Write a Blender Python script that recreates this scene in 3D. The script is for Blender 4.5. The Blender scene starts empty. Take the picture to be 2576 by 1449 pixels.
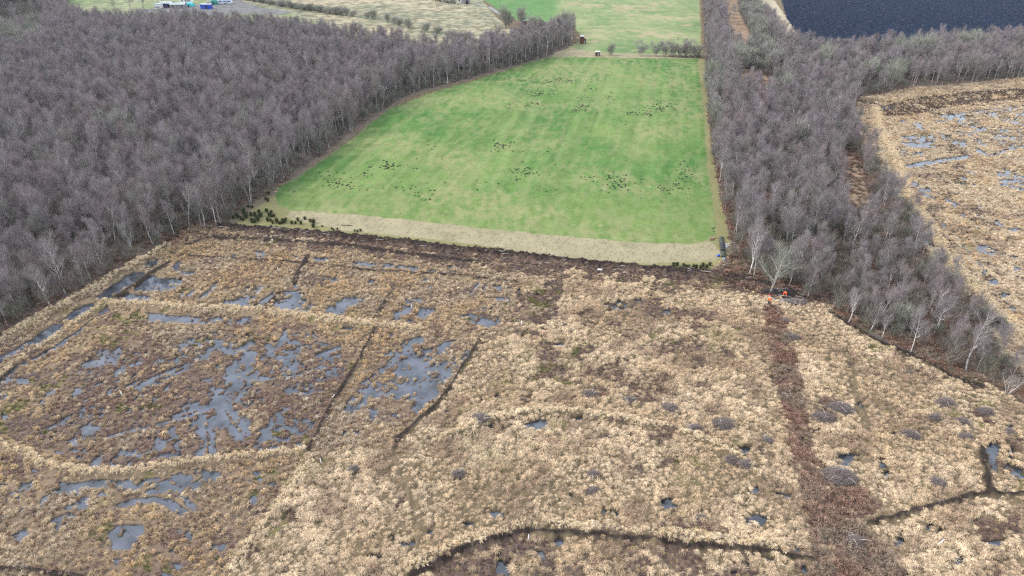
import bpy, math, random
import numpy as np
from mathutils import Vector, Matrix, Euler
random.seed(7); rng = np.random.default_rng(11)
scene = bpy.context.scene
COL = scene.collection
R = math.radians

# ------------------------------------------------------------------ camera, sky, sun, exposure
CAM_H, PITCH, FPX = 60.0, R(30), 1716.0          # drone height in metres, pitch below the horizon, focal length for a 2576 px wide picture
cam = bpy.data.cameras.new('camera'); camo = bpy.data.objects.new('camera', cam); COL.objects.link(camo)
camo.location = (0, 0, CAM_H); camo.rotation_euler = (R(90) - PITCH, 0, 0)
cam.sensor_width = 36; cam.lens = 36 * FPX / 2576; cam.clip_start = 1; cam.clip_end = 9000
scene.camera = camo
SUN_EL, SUN_AZ = R(40), R(-82)                     # azimuth from +Y towards +X
world = bpy.data.worlds.new('World'); scene.world = world; world.use_nodes = True
wn, wl = world.node_tree.nodes, world.node_tree.links
for n in list(wn): wn.remove(n)
wo = wn.new('ShaderNodeOutputWorld'); bg = wn.new('ShaderNodeBackground'); sk = wn.new('ShaderNodeTexSky')
sk.sky_type = 'NISHITA'; sk.sun_disc = False; sk.sun_elevation = SUN_EL; sk.sun_rotation = SUN_AZ
sk.air_density = 1.0; sk.dust_density = 2.0; sk.ozone_density = 1.0
mx = wn.new('ShaderNodeMix'); mx.data_type = 'RGBA'; mx.inputs[0].default_value = 0.55
mx.inputs[7].default_value = (8.6, 8.9, 9.6, 1)    # the thin cloud layer over the blue
wl.new(sk.outputs[0], mx.inputs[6]); wl.new(mx.outputs[2], bg.inputs[0]); bg.inputs[1].default_value = 0.15
wl.new(bg.outputs[0], wo.inputs[0])
sun = bpy.data.lights.new('sun', 'SUN'); suno = bpy.data.objects.new('sun', sun); COL.objects.link(suno)
sun.energy = 1.5; sun.angle = R(12); sun.color = (1, .96, .9)
suno.rotation_euler = Vector((-math.sin(SUN_AZ) * math.cos(SUN_EL), -math.cos(SUN_AZ) * math.cos(SUN_EL), -math.sin(SUN_EL))).to_track_quat('-Z', 'Y').to_euler()
suno.location = (0, 0, 200)
scene.view_settings.view_transform = 'Standard'; scene.view_settings.look = 'None'
scene.view_settings.gamma = 1; scene.view_settings.exposure = 0.75
scene.render.engine = 'CYCLES'
cy = scene.cycles
cy.max_bounces = 5; cy.diffuse_bounces = 2; cy.glossy_bounces = 2; cy.transmission_bounces = 2; cy.volume_bounces = 0
cy.use_denoising = False; cy.pixel_filter_type = 'BLACKMAN_HARRIS'; cy.filter_width = 1.25; cy.caustics_reflective = False; cy.caustics_refractive = False

HAZE = .00007

# ------------------------------------------------------------------ helpers
CP, SP = math.cos(PITCH), math.sin(PITCH)
def ground(u, v, z=0.0):
    """point on the ground seen at (u, v) of the 2576 x 1449 photograph"""
    u = np.asarray(u, float); v = np.asarray(v, float)
    a = (u - 1288) / FPX; b = (v - 724.5) / FPX
    dy = CP - b * SP; dz = -SP - b * CP
    t = (CAM_H - z) / -dz
    return a * t, dy * t
def project(x, y, z=0.0):
    dep = y * CP - (z - CAM_H) * SP
    up = y * SP + (z - CAM_H) * CP
    return 1288 + FPX * x / dep, 724.5 - FPX * up / dep
def tile(c, r, pts):
    return [(c * 858.67 + p[0] / 3, r * 483 + p[1] / 3) for p in pts]
def box4(x0, y0, x1, y1, k=6):
    cx, cy_, rx, ry = (x0 + x1) / 2, (y0 + y1) / 2, abs(x1 - x0) / 2, abs(y1 - y0) / 2
    return [(cx + rx * math.cos(t * math.pi / 4) * 1.05, cy_ + ry * math.sin(t * math.pi / 4) * 1.05) for t in range(8)]

def _hash(ix, iy, s):
    h = (ix.astype(np.int64) * 374761393 + iy.astype(np.int64) * 668265263 + s * 974634777) & 0xffffffff
    h = ((h ^ (h >> 13)) * 1274126177) & 0xffffffff
    return ((h ^ (h >> 16)) & 0xffffff) / float(0xffffff)
def vnoise(x, y, s=0):
    ix = np.floor(x); iy = np.floor(y); fx = x - ix; fy = y - iy
    fx = fx * fx * (3 - 2 * fx); fy = fy * fy * (3 - 2 * fy)
    a = _hash(ix, iy, s); b = _hash(ix + 1, iy, s); c = _hash(ix, iy + 1, s); d = _hash(ix + 1, iy + 1, s)
    return a + (b - a) * fx + (c - a) * fy + (a - b - c + d) * fx * fy
def fbm(x, y, scale, s=0, oct=3):
    t = 0; a = 1; w = 0; x = x / scale; y = y / scale
    for k in range(oct):
        t = t + a * vnoise(x * .8 - y * .6 + 3.1 * k, x * .6 + y * .8 - 5.7 * k, s + k * 17); w += a; a *= .5; x = x * 2.03; y = y * 2.03
    return t / w
def contrast(n, k=1.9): return np.clip((n - .5) * k + .5, 0, 1)
def sstep(a, b, x):
    t = np.clip((x - a) / (b - a), 0, 1); return t * t * (3 - 2 * t)
def inpoly(U, V, poly):
    p = np.array(poly, float); out = np.zeros(U.shape, bool)
    m = (U >= p[:, 0].min()) & (U <= p[:, 0].max()) & (V >= p[:, 1].min()) & (V <= p[:, 1].max())
    idx = np.nonzero(m)[0]
    if not len(idx): return out
    u = U[idx]; v = V[idx]; c = np.zeros(len(idx), bool); j = len(p) - 1
    for i in range(len(p)):
        if p[i, 1] != p[j, 1]:
            c ^= ((p[i, 1] > v) != (p[j, 1] > v)) & (u < (p[j, 0] - p[i, 0]) * (v - p[i, 1]) / (p[j, 1] - p[i, 1]) + p[i, 0])
        j = i
    out[idx] = c
    return out
def linedist(x, y, line, maxd):
    """metres from a line traced on the photograph and laid on the ground"""
    lx, ly = ground([p[0] for p in line], [p[1] for p in line])
    d = np.full(x.shape, 1e3)
    for i in range(len(lx) - 1):
        m = (x > min(lx[i], lx[i + 1]) - maxd) & (x < max(lx[i], lx[i + 1]) + maxd) & (y > min(ly[i], ly[i + 1]) - maxd) & (y < max(ly[i], ly[i + 1]) + maxd)
        k = np.nonzero(m)[0]
        if not len(k): continue
        ex, ey = lx[i + 1] - lx[i], ly[i + 1] - ly[i]
        t = np.clip(((x[k] - lx[i]) * ex + (y[k] - ly[i]) * ey) / (ex * ex + ey * ey + 1e-9), 0, 1)
        d[k] = np.minimum(d[k], np.hypot(x[k] - lx[i] - t * ex, y[k] - ly[i] - t * ey))
    return d

# ------------------------------------------------------------------ the lie of the land, traced on the photograph
FIELD = [(1385,143),(1560,145),(1755,148),(1761,200),(1772,300),(1778,400),(1790,480),(1800,560),(1803,588),(1780,606),(1740,614),(1600,609),(1500,600),(1400,592),
         (1290,582),(1200,572),(1100,560),(1000,550),(900,541),(800,534),(735,529),(700,516),(690,492),(700,470),(760,440),(870,362),(980,274),(1100,228),(1210,198),(1330,158)]
FARFIELD = [(1240,-60),(1756,-60),(1762,60),(1764,140),(1560,143),(1390,140),(1440,115),(1470,98),(1440,66),(1390,56),(1300,52),(1250,22),(1215,0)]
TANBAND = [(735,529),(800,534),(900,541),(1100,560),(1290,582),(1500,600),(1740,614),(1790,606),(1815,640),(1800,655),(1640,664),(1450,655),(1250,622),(1100,603),(980,590),(860,578),(760,560),(720,545)]
VERGE = [(560,572),(600,530),(700,462),(690,492),(700,516),(735,529),(1790,606),(1822,590),(1835,640),(1800,680),(1740,684),(1600,676),(1440,660),(1290,642),(1150,628),(1000,609),(850,594),(700,581)]
EDGE = [(562,568),(600,535),(700,470),(800,395),(870,345),(980,265),(1040,235),(1210,190),(1380,142)]
BLACK = [(1948,-60),(3400,-60),(3400,150),(2250,150),(2060,160),(2012,98),(1980,50)]
CREAMSTRIP = [(1880,-60),(1948,-60),(1948,0),(2012,97),(2010,130),(1985,110),(1960,75),(1908,0)]
HEATH = [(560,-60),(1230,-60),(1215,5),(1250,45),(1300,85),(1400,110),(1330,125),(1160,158),(1060,155),(960,125),(850,70),(700,25),(600,8)]
LEFTGRASS = [(140,-60),(560,-60),(600,8),(700,25),(850,70),(975,100),(960,130),(700,110),(560,95),(300,95),(170,60)]
YARD = [(330,24),(420,20),(520,8),(590,-5),(660,20),(740,30),(700,38),(640,32),(560,40),(480,36),(380,32)]
LWOOD = [(-700,-40),(150,-40),(185,62),(300,78),(430,78),(560,82),(700,92),(800,105),(860,118),(960,122),(1060,150),(1150,155),(1242,133),(1330,118),(1400,100),(1448,96),
         (1430,117),(1380,142),(1210,190),(1040,235),(980,265),(870,345),(800,395),(700,470),(600,535),(562,568),(470,572),(400,620),(300,680),(200,735),(120,780),(60,810),(0,845),(-300,1000),(-700,1100)]
RWOOD = [(1768,-40),(1888,-40),(1938,72),(1966,114),(2015,138),(2100,150),(2250,132),(2400,118),(2576,112),(3100,100),(3100,160),(2576,195),(2450,208),(2300,220),(2165,245),(2140,290),
         (2170,370),(2235,475),(2300,570),(2345,655),(2440,770),(2500,850),(2530,905),(2640,1000),(2640,1040),(2560,1010),(2480,965),(2400,945),(2300,890),(2200,855),(2130,805),(2085,770),(2020,755),
         (1940,740),(1885,702),(1840,640),(1828,560),(1808,470),(1795,400),(1782,300),(1775,150)]
CLEAR = [[(1808,-40),(1850,-40),(1862,40),(1890,92),(1896,135),(1840,135),(1822,60)], [(1865,172),(1905,182),(1962,214),(1972,258),(1935,262),(1890,245),(1860,215)], [(1865,225),(1870,240),(1845,242)],
         [(2110,385),(2160,385),(2180,470),(2200,540),(2145,540),(2115,470)], [(1905,460),(1925,470),(1935,560),(1915,570)], [(2110,470),(2170,500),(2190,560),(2140,530)]]
PATH = [(1920,768),(1966,775),(1988,870),(2010,960),(2032,1060),(2050,1150),(2080,1185),(2150,1215),(2215,1275),(2150,1318),(2200,1360),(2290,1470),(2050,1470),(2040,1400),(2030,1300),(1995,1180),(1975,1050),(1948,950),(1931,850)]
HEATHBAND = [(2205,270),(2300,245),(2420,232),(2600,220),(2900,200),(2900,235),(2600,250),(2450,260),(2350,277),(2290,292),(2220,292)]
RBOG = [(2145,290),(2165,245),(2300,220),(2576,195),(3100,160),(3300,1000),(2640,1010),(2530,905),(2500,850),(2440,770),(2345,655),(2300,570),(2235,475),(2170,370)]
GOLD = [(-900,850),(0,850),(300,700),(470,590),(560,580),(1000,640),(1290,700),(1300,740),(1290,850),(1205,862),(1140,965),(1040,1070),(990,1130),(780,1150),(720,1250),(590,1420),(540,1500),(-900,1500)]
CELLS = [([(290,785),(480,795),(650,803),(900,830),(940,842),(900,920),(850,1000),(780,1130),(560,1148),(380,1168),(250,1178),(60,1118),(-100,1060),(-100,1000),(0,965),(150,870)], 1.), ([(100,1215),(300,1205),(560,1180),(720,1165),(640,1300),(560,1430),(200,1445),(-100,1420),(-100,1150)], .45), ([(960,850),(1180,865),(1130,960),(1030,1060),(900,1080),(870,1020)], .5)]
HEATHER = [([(150,1000),(330,880),(480,900),(450,1000),(300,1100),(180,1110),(100,1060)], .75), ([(640,1000),(780,920),(880,905),(850,1000),(780,1080),(690,1105),(640,1060)], .75),
           ([(350,1100),(480,1085),(490,1160),(300,1175)], .75), ([(0,1150),(60,1150),(60,1200),(0,1230)], .7), (tile(0,2,[(880,1060),(1000,1060),(1010,1130),(900,1140)]), .9),
           (tile(0,2,[(1270,1090),(1480,1110),(1380,1200),(1290,1200)]), .8), (tile(0,2,[(1280,1280),(1440,1290),(1420,1400),(1220,1440)]), .8), (tile(0,2,[(1610,1130),(1740,1120),(1750,1210),(1600,1220)]), .85),
           ([(1300,730),(1430,700),(1400,800),(1370,850),(1290,845)], .7), ([(1640,770),(1800,790),(1780,850),(1690,860)], .5), ([(1090,1400),(1250,1370),(1390,1360),(1400,1470),(1090,1470)], .6),
           (tile(1,1,[(370,680),(480,670),(470,730),(380,730)]), .9), (tile(1,1,[(500,700),(560,700),(560,750),(510,750)]), .9), ([(1000,640),(1250,660),(1450,675),(1620,690),(1900,715),(1960,745),(1800,730),(1600,712),(1400,705),(1200,680),(1000,655)], .8),
           ([(560,590),(1000,625),(1250,655),(1250,668),(1000,655),(760,630),(560,605)], .6), ([(1330,860),(1460,870),(1480,960),(1400,980),(1340,930)], .55), ([(2060,1000),(2120,1010),(2110,1060),(2040,1060)], .6),
           (tile(0,1,[(2300,610),(2500,640),(2470,720),(2280,710)]), .8), (tile(2,2,[(0,160),(250,230),(200,400),(60,400)]), .35), ([(620,1280),(700,1240),(730,1290),(640,1400),(590,1420)], .6), ([(2440,1310),(2560,1300),(2576,1360),(2480,1370)], .5)]
RUST = [([(1790,690),(1840,640),(1885,700),(1940,740),(1960,760),(1850,715)], .8), ([(1500,955),(1530,1000),(1500,1010)], .4), ([(2080,1020),(2110,1060)], .4), ([(400,580),(520,572),(560,590),(480,600),(400,630)], .5)]
# pools: (outline, how much of it is open water)
POOLS = [(tile(0,1,p), w) for p, w in [
 ([(1080,560),(1130,505),(1190,505),(1185,560),(1110,580)], .8), ([(1000,603),(1090,615),(1060,650),(960,715),(830,808),(690,808),(840,700)], 1), ([(620,852),(710,835),(690,885),(640,925),(560,975),(470,975),(500,930)], .97),
 ([(430,983),(510,988),(470,1045),(340,1135),(200,1165),(0,1300),(-200,1420),(-400,1500),(-400,1400),(-200,1300),(0,1235),(120,1180),(250,1100),(330,1040)], .93),
 ([(800,858),(850,880),(700,965),(660,1015),(560,1095),(470,1165),(400,1205),(250,1275),(150,1335),(40,1420),(0,1449),(0,1390),(150,1300),(300,1220),(460,1130),(640,1000)], .9),
 ([(1110,623),(1200,648),(1340,643),(1400,660),(1320,730),(1230,745),(1000,750),(1040,690)], .95), ([(1330,518),(1385,525),(1345,580),(1410,600),(1480,600),(1440,628),(1330,612),(1290,570)], .85),
 ([(880,810),(960,760),(1140,780),(1140,815),(980,835)], .6), ([(1640,675),(1660,690),(1505,825),(1480,810)], .9), ([(1455,845),(1500,885),(1600,875),(1550,840)], .75), ([(1340,755),(1380,755),(1400,800),(1360,808)], .9),
 ([(1400,780),(1480,725),(1490,745),(1430,800)], .6), ([(1190,840),(1240,815),(1260,835),(1210,860)], .7), ([(1660,830),(1870,710),(2000,705),(1940,790),(1860,860),(1750,855)], .58), ([(1920,850),(2080,735),(2105,750),(1980,895),(1920,885)], .7),
 ([(2045,870),(2125,735),(2300,740),(2310,800),(2370,850),(2300,910),(2180,905)], .62), ([(2180,700),(2220,675),(2260,690),(2250,720)], .9), ([(2440,640),(2550,635),(2555,672),(2500,685)], .85), ([(2350,488),(2480,488),(2510,515),(2380,518)], .9),
 ([(2150,468),(2300,485),(2290,515),(2180,492)], .85), ([(1900,445),(2010,448),(2005,505),(1950,505)], .8), ([(1730,450),(1850,445),(1860,490),(1750,485)], .5), ([(2430,900),(2576,780),(2640,800),(2600,930),(2450,925)], .62),
 ([(1100,905),(1300,925),(1500,930),(1900,945),(1870,1010),(1600,1000),(1300,985),(1130,978)], .72), ([(740,1200),(900,1160),(930,1200),(850,1260),(700,1330),(700,1280)], .6), ([(2020,1155),(2060,1160),(2040,1240),(2015,1230)], .8),
 ([(2370,1250),(2400,1210),(2560,1150),(2560,1190),(2450,1240)], .85), ([(1300,1449),(1720,1340),(1900,1230),(1960,1310),(1850,1449)], .2),
 ([(1540,1040),(1700,1000),(1750,1060),(1600,1110)], .4), ([(2150,1200),(2330,1190),(2300,1280),(2180,1330)], .4), ([(0,1400),(220,1390),(220,1449),(0,1449)], .5), ([(1940,1100),(2300,1030),(2500,1060),(2420,1120),(2100,1150),(1900,1250)], .3)]]
POOLS += [(tile(0,2,p), w) for p, w in [
 ([(430,738),(850,718),(825,785),(560,795),(480,825),(390,845),(325,915),(295,915),(300,860),(380,830)], .82), ([(1280,678),(1500,640),(1690,655),(1640,725),(1500,795),(1350,825),(1100,835),(1100,790),(1300,740)], .75),
 ([(840,718),(1280,690),(1280,745),(1000,805),(840,785)], .52), ([(1300,840),(1360,828),(1540,945),(1460,965),(1400,900)], .9), ([(820,1130),(870,1058),(1085,1058),(1085,1110),(980,1235),(840,1255)], .72), ([(810,1330),(920,1318),(870,1375)], .85),
 ([(1270,1088),(1480,1108),(1380,1235),(1300,1290),(1260,1280),(1400,1150)], .42), ([(1585,1215),(1600,1255),(1700,1255),(1725,1200)], .9), ([(80,1140),(180,1100),(218,1130),(130,1198)], 1), ([(1280,1345),(1410,1355),(1340,1395)], .9), ([(1210,1405),(1330,1449),(1220,1449)], .9),
 ([(690,620),(760,520),(790,560),(730,630)], .85),
 ([(1050,0),(1300,-100),(1500,0),(1300,120),(1050,100)], .4), ([(0,40),(70,70),(40,100),(0,100)], .6), ([(0,220),(60,230),(40,270),(0,280)], .7)]]
POOLS += [(tile(0,2,box4(*p[:4])), p[4]) for p in [(500,975,575,1025,.85),(1810,735,1890,765,.95),(1905,665,1970,692,.9),(2030,738,2085,785,.7),(1735,838,1795,865,.8),(1885,840,1950,912,.6),(1610,1028,1655,1062,.9),(2100,582,2145,612,.8),
 (2275,38,2350,82,.9),(1955,322,2012,362,.9),(2025,460,2115,512,.75),(2225,430,2285,482,.8),(410,490,490,520,.9),(650,335,725,378,.8),(1065,175,1110,205,.9),(1160,100,1200,150,.7),(830,590,900,640,.8),(1935,700,1990,730,.8),(560,545,610,570,.9),(1380,945,1400,980,.9),(240,950,270,980,.9)]]
POOLS += [(tile(1,1,p), w) for p, w in [
 ([(0,788),(170,798),(185,840),(60,872),(0,905)], .78), ([(70,518),(300,535),(575,560),(580,592),(440,582),(80,552)], .7), ([(620,583),(860,598),(865,613),(640,602)], .75), ([(890,618),(1030,630),(1030,640),(900,630)], .8), ([(800,548),(850,555),(850,578),(810,575)], .8),
 ([(480,800),(640,788),(655,832),(500,845)], .7), ([(380,980),(345,985),(430,850),(560,858),(520,920),(440,960)], .68), ([(590,868),(718,885),(632,962),(558,952)], .95), ([(650,770),(720,800),(700,830),(640,820)], .5),
 ([(1035,678),(1052,680),(1000,768),(975,765)], .95), ([(1095,688),(1115,690),(1075,752),(1050,748)], .95), ([(1148,695),(1212,698),(1205,765),(1150,755)], .75), ([(1225,715),(1370,728),(1350,765),(1300,740)], .6), ([(1138,785),(1265,800),(1265,825),(1160,825)], .8),
 ([(1040,880),(1170,870),(1100,912)], .65), ([(870,930),(960,915),(1195,940),(1192,992),(1110,1030),(1040,1020),(960,965)], .68),
 ([(600,1080),(640,1110),(620,1180),(700,1170),(830,1110),(870,1120),(780,1190),(900,1200),(1000,1150),(1010,1180),(860,1360),(760,1449),(120,1449),(300,1330),(420,1200),(480,1100)], .6),
 ([(440,1250),(560,1150),(600,1170),(540,1260),(470,1350),(380,1449),(300,1449)], .72), ([(570,1360),(650,1350),(680,1380),(620,1405)], .95), ([(690,1290),(745,1285),(740,1340),(690,1335)], .9), ([(1985,835),(2100,810),(2165,850),(2150,890),(2010,890)], .6)]]
POOLS += [(tile(1,1,box4(*p[:4])), p[4]) for p in [(340,1062,402,1095,.9),(300,1190,400,1240,.7),(190,655,262,695,.9),(645,700,685,738,.9),(615,645,655,680,.7),(2215,800,2272,832,.95),(2430,880,2482,922,.85),(0,1008,95,1040,.8),(1845,735,1880,752,.9),(1180,648,1240,665,.85),(490,960,540,1000,.7),(2280,1230,2310,1260,.9),(1470,760,1500,780,.7),(1550,1115,1750,1165,.35),(1200,1180,1260,1200,.5)]]
POOLS += [(tile(1,2,p), w) for p, w in [
 ([(-60,250),(100,60),(270,-60),(700,-60),(730,70),(600,185),(560,225),(530,180),(560,120),(300,110),(250,120),(60,240)], .52), ([(520,180),(620,90),(720,40),(720,90),(610,190),(560,215)], .85), ([(185,178),(288,178),(255,285),(218,285)], 1), ([(375,225),(465,225),(440,260),(390,255)], .9),
 ([(1355,305),(1500,262),(1565,268),(1545,335),(1460,355),(1380,338)], .95), ([(1735,255),(1815,250),(1810,295),(1750,290)], .85), ([(1100,945),(1225,958),(1225,998),(1130,1005)], .97), ([(1965,945),(2125,970),(2080,995),(1970,988)], .95), ([(435,1195),(550,1175),(565,1212),(450,1235)], .95),
 ([(1180,1240),(1290,1300),(1270,1449),(1170,1449)], .5), ([(1080,320),(1300,300),(1340,330),(1150,370)], .35)]]
POOLS += [(tile(1,2,box4(*p[:4])), p[4]) for p in [(185,1275,305,1340,.65),(955,1180,1035,1222,.85),(905,1045,1005,1085,.5),(655,1105,705,1145,.6),(1715,815,1795,870,.6),(2400,855,2550,945,.5),(2430,1118,2545,1165,.9),(1598,1165,1670,1222,.85),(1750,1055,1850,1105,.5),(1450,1265,1540,1330,.55),(1975,1318,2045,1352,.7),
 (1155,80,1200,125,.7),(1030,120,1080,155,.7),(0,345,45,378,.85),(95,355,155,390,.9),(775,205,830,240,.5),(1470,1210,1510,1232,.8),(1890,1380,1970,1420,.6),(340,1150,420,1190,.5)]]
POOLS += [(tile(2,2,p), w) for p, w in [
 ([(412,468),(532,478),(492,532),(430,500)], .92), ([(700,808),(825,828),(805,875),(718,855)], .97), ([(465,1000),(580,975),(655,1020),(605,1065),(480,1065)], .85), ([(590,1318),(745,1338),(640,1375)], .75), ([(1148,518),(1250,508),(1368,545),(1290,575),(1260,625),(1215,645),(1178,580)], .85),
 ([(1470,558),(1535,568),(1565,700),(1555,795),(1530,700),(1478,640)], .62), ([(2285,480),(2340,448),(2445,468),(2372,560),(2372,690),(2310,672)], .97), ([(2445,468),(2640,520),(2640,740),(2500,745),(2435,640)], .55), ([(2428,335),(2505,305),(2495,355)], .9), ([(1828,1040),(1892,1028),(1882,1082),(1832,1102)], .95),
 ([(2215,1180),(2455,1168),(2345,1235)], .82), ([(2025,1310),(2100,1292),(2158,1370),(2070,1385)], .85)]]
POOLS += [(tile(2,2,box4(*p[:4])), p[4]) for p in [(828,1218,900,1272,.92),(288,1178,352,1212,.8),(475,745,565,825,.45),(888,1365,942,1425,.8),(368,1418,425,1460,.8),(945,472,1008,508,.95),(952,552,1012,582,.9),(1052,628,1098,652,.95),(948,388,982,425,.8),(1312,138,1372,188,.8),(1595,1145,1675,1225,.5),(1735,1285,1820,1420,.45),
 (1925,1080,1970,1150,.45),(450,30,500,90,.5),(1560,360,1590,390,.9),(1560,425,1600,450,.8),(1100,305,1130,330,.9),(1770,335,1820,358,.7),(980,340,1040,370,.6),(1660,1440,1760,1500,.6)]]
POOLS += [(tile(2,0,p), w) for p, w in [
 ([(2330,845),(2576,825),(2800,815),(2800,960),(2576,935),(2470,920)], .34), ([(2200,958),(2400,955),(2420,1000),(2250,1005)], .34), ([(1512,1065),(1562,1068),(1582,1110),(1605,1155),(1540,1165)], .8), ([(1600,1130),(1700,1135),(1700,1165),(1610,1160)], .5),
 ([(1640,1020),(1900,1015),(1920,1115),(1660,1115)], .42), ([(1735,930),(1800,925),(1835,985),(1760,960)], .6), ([(1485,965),(1565,975),(1520,1030)], .6), ([(2225,1105),(2325,1172),(2240,1168),(2215,1130)], .85), ([(2050,1065),(2150,1070),(2100,1095)], .7), ([(1900,1000),(2620,960),(2620,1120),(2100,1130)], .3),
 ([(2340,1180),(2480,1100),(2480,1130),(2360,1180)], .6), ([(1960,880),(2100,860),(2250,940),(2180,960),(2020,905)], .35), ([(1480,790),(1620,790),(1600,830),(1480,830)], .35), ([(2350,1250),(2576,1300),(2576,1449),(2400,1400)], .3), ([(2020,1300),(2200,1290),(2250,1380),(2100,1420)], .3)]]
POOLS += [(tile(2,0,box4(*p[:4])), p[4]) for p in [(1740,1140,1825,1172,.8),(1545,1345,1605,1395,.9),(1780,1408,1872,1450,.85),(1715,1365,1785,1410,.6),(1378,1098,1392,1135,.9),(1630,900,1690,920,.7),(1435,1205,1495,1260,.5),(1940,862,2000,888,.8),(1900,905,1990,930,.6)]]
POOLS += [(tile(2,1,p), w) for p, w in [
 ([(1780,-20),(1910,45),(1890,55),(1770,0)], .85), ([(1950,45),(2000,50),(2120,100),(2020,125),(2040,90)], .8), ([(1808,320),(1945,348),(1885,380),(1935,432),(1840,405)], .85), ([(2080,368),(2135,420),(2210,470),(2150,460)], .7), ([(2215,508),(2240,508),(2308,622),(2280,628)], .95),
 ([(2438,838),(2500,860),(2565,902),(2480,905)], .95), ([(2140,728),(2230,770),(2285,825),(2220,812)], .85), ([(2020,595),(2080,590),(2150,650),(2110,665)], .7), ([(2200,370),(2300,400),(2420,460),(2300,480),(2230,440)], .45), ([(2340,200),(2460,260),(2400,270)], .5)]]
POOLS += [(tile(2,1,box4(*p[:4])), p[4]) for p in [(1685,168,1740,200,.8),(1765,172,1792,200,.9),(1955,218,1992,272,.8),(2308,650,2378,705,.95),(2375,755,2475,805,.85),(2040,648,2082,690,.9),(2480,480,2535,512,.8),(2495,558,2555,592,.8),(2400,455,2450,475,.8),(2455,270,2576,300,.6),(2330,205,2400,240,.5),(1660,90,1680,110,.9),(2330,930,2375,950,.8),(2500,1215,2530,1235,.8),(2105,150,2140,190,.6),(2215,60,2300,200,.25)]]
TRACKS = [([(0, 0), (1, 1)], .1)] * 4 + [ ([(620,915),(640,950),(612,995)], .4),
          ([(560,1010),(450,1050),(350,1080),(280,1105),(210,1130)], .7), (tile(0,2,[(900,920),(1000,882),(1150,868),(1250,885),(1310,920),(1390,965)]), .45), ([(390,965),(460,930),(520,900)], .5), ([(660,900),(700,870),(720,830)], .4),
          (tile(2,0,[(1935,880),(2100,860),(2300,830),(2530,810)]), .9), (tile(2,0,[(2010,905),(2150,945),(2320,1000)]), 1.0), (tile(2,0,[(2300,850),(2450,910),(2530,930)]), 1.3), (tile(2,0,[(1620,1262),(1740,1250),(1870,1222),(2150,1180)]), 1.3), (tile(2,0,[(2130,1060),(2300,1050),(2500,1030)]), .5)] + [(tile(2,0,l), .5) for l in [[(1880,905),(2000,935)],[(2180,835),(2260,850),(2340,880)],[(2230,862),(2400,845),(2576,800)],[(2260,975),(2400,990)],[(2350,870),(2480,905),(2600,960)],[(2480,915),(2620,890)],[(2300,1180),(2450,1130),(2600,1100)],[(1640,1180),(1760,1165)],[(1600,1150),(1620,1230)]]]
fan = lambda pts: [(191.7 + p[0] * .2469, 830.6 + p[1] * .2469) for p in pts]
POOLS += [([(250,880),(480,850),(700,830),(880,880),(860,960),(780,1080),(700,1120),(500,1150),(300,1170),(150,1120),(60,1060),(120,980)], .27), (tile(0,2,[(0,560),(300,640),(860,850),(1000,1000),(500,1100),(0,1100)]), .16)]
POOLS += [(fan([(1560,385),(1850,400),(1700,560),(1600,680),(1600,790),(1480,770),(1400,610),(1480,500)]), .62), (fan([(1200,700),(1480,640),(1460,820),(1300,890),(1200,850)]), .36), (fan([(220,200),(480,180),(440,290),(210,390)]), .55), (fan([(1080,940),(1280,900),(1250,1100),(1100,1080)]), .32), (fan([(1580,250),(1800,230),(1850,390),(1560,380)]), .34), (fan([(640,1180),(1100,1100),(1220,1250),(1150,1340),(700,1280)]), .36), (fan([(50,980),(250,960),(200,1080),(40,1120)]), .5), (fan([(1960,760),(2180,780),(2080,880),(1960,860)]), .55)]
TRACKS = [(fan(l), w_) for l, w_ in [([(1850,410),(1740,570),(1640,710)], .42), ([(1275,880),(1285,1060),(1280,1200),(1250,1340)], .5), ([(1380,930),(1385,1100),(1385,1200),(1380,1300)], .42), ([(1450,800),(1540,950),(1620,1060),(1675,1130)], .48), ([(1520,760),(1620,880),(1700,980),(1755,1060)], .45), ([(1400,780),(1100,890),(800,960),(560,1020),(340,1080)], .38), ([(1380,760),(1200,800),(1000,870)], .5), ([(1380,180),(1250,280),(1100,360),(850,450),(640,570)], .55), ([(150,1400),(210,1310),(260,1250)], .4), ([(1950,150),(1995,260)], .5), ([(1470,620),(1480,760)], .8)]] + TRACKS[4:5] + TRACKS[6:]
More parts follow.
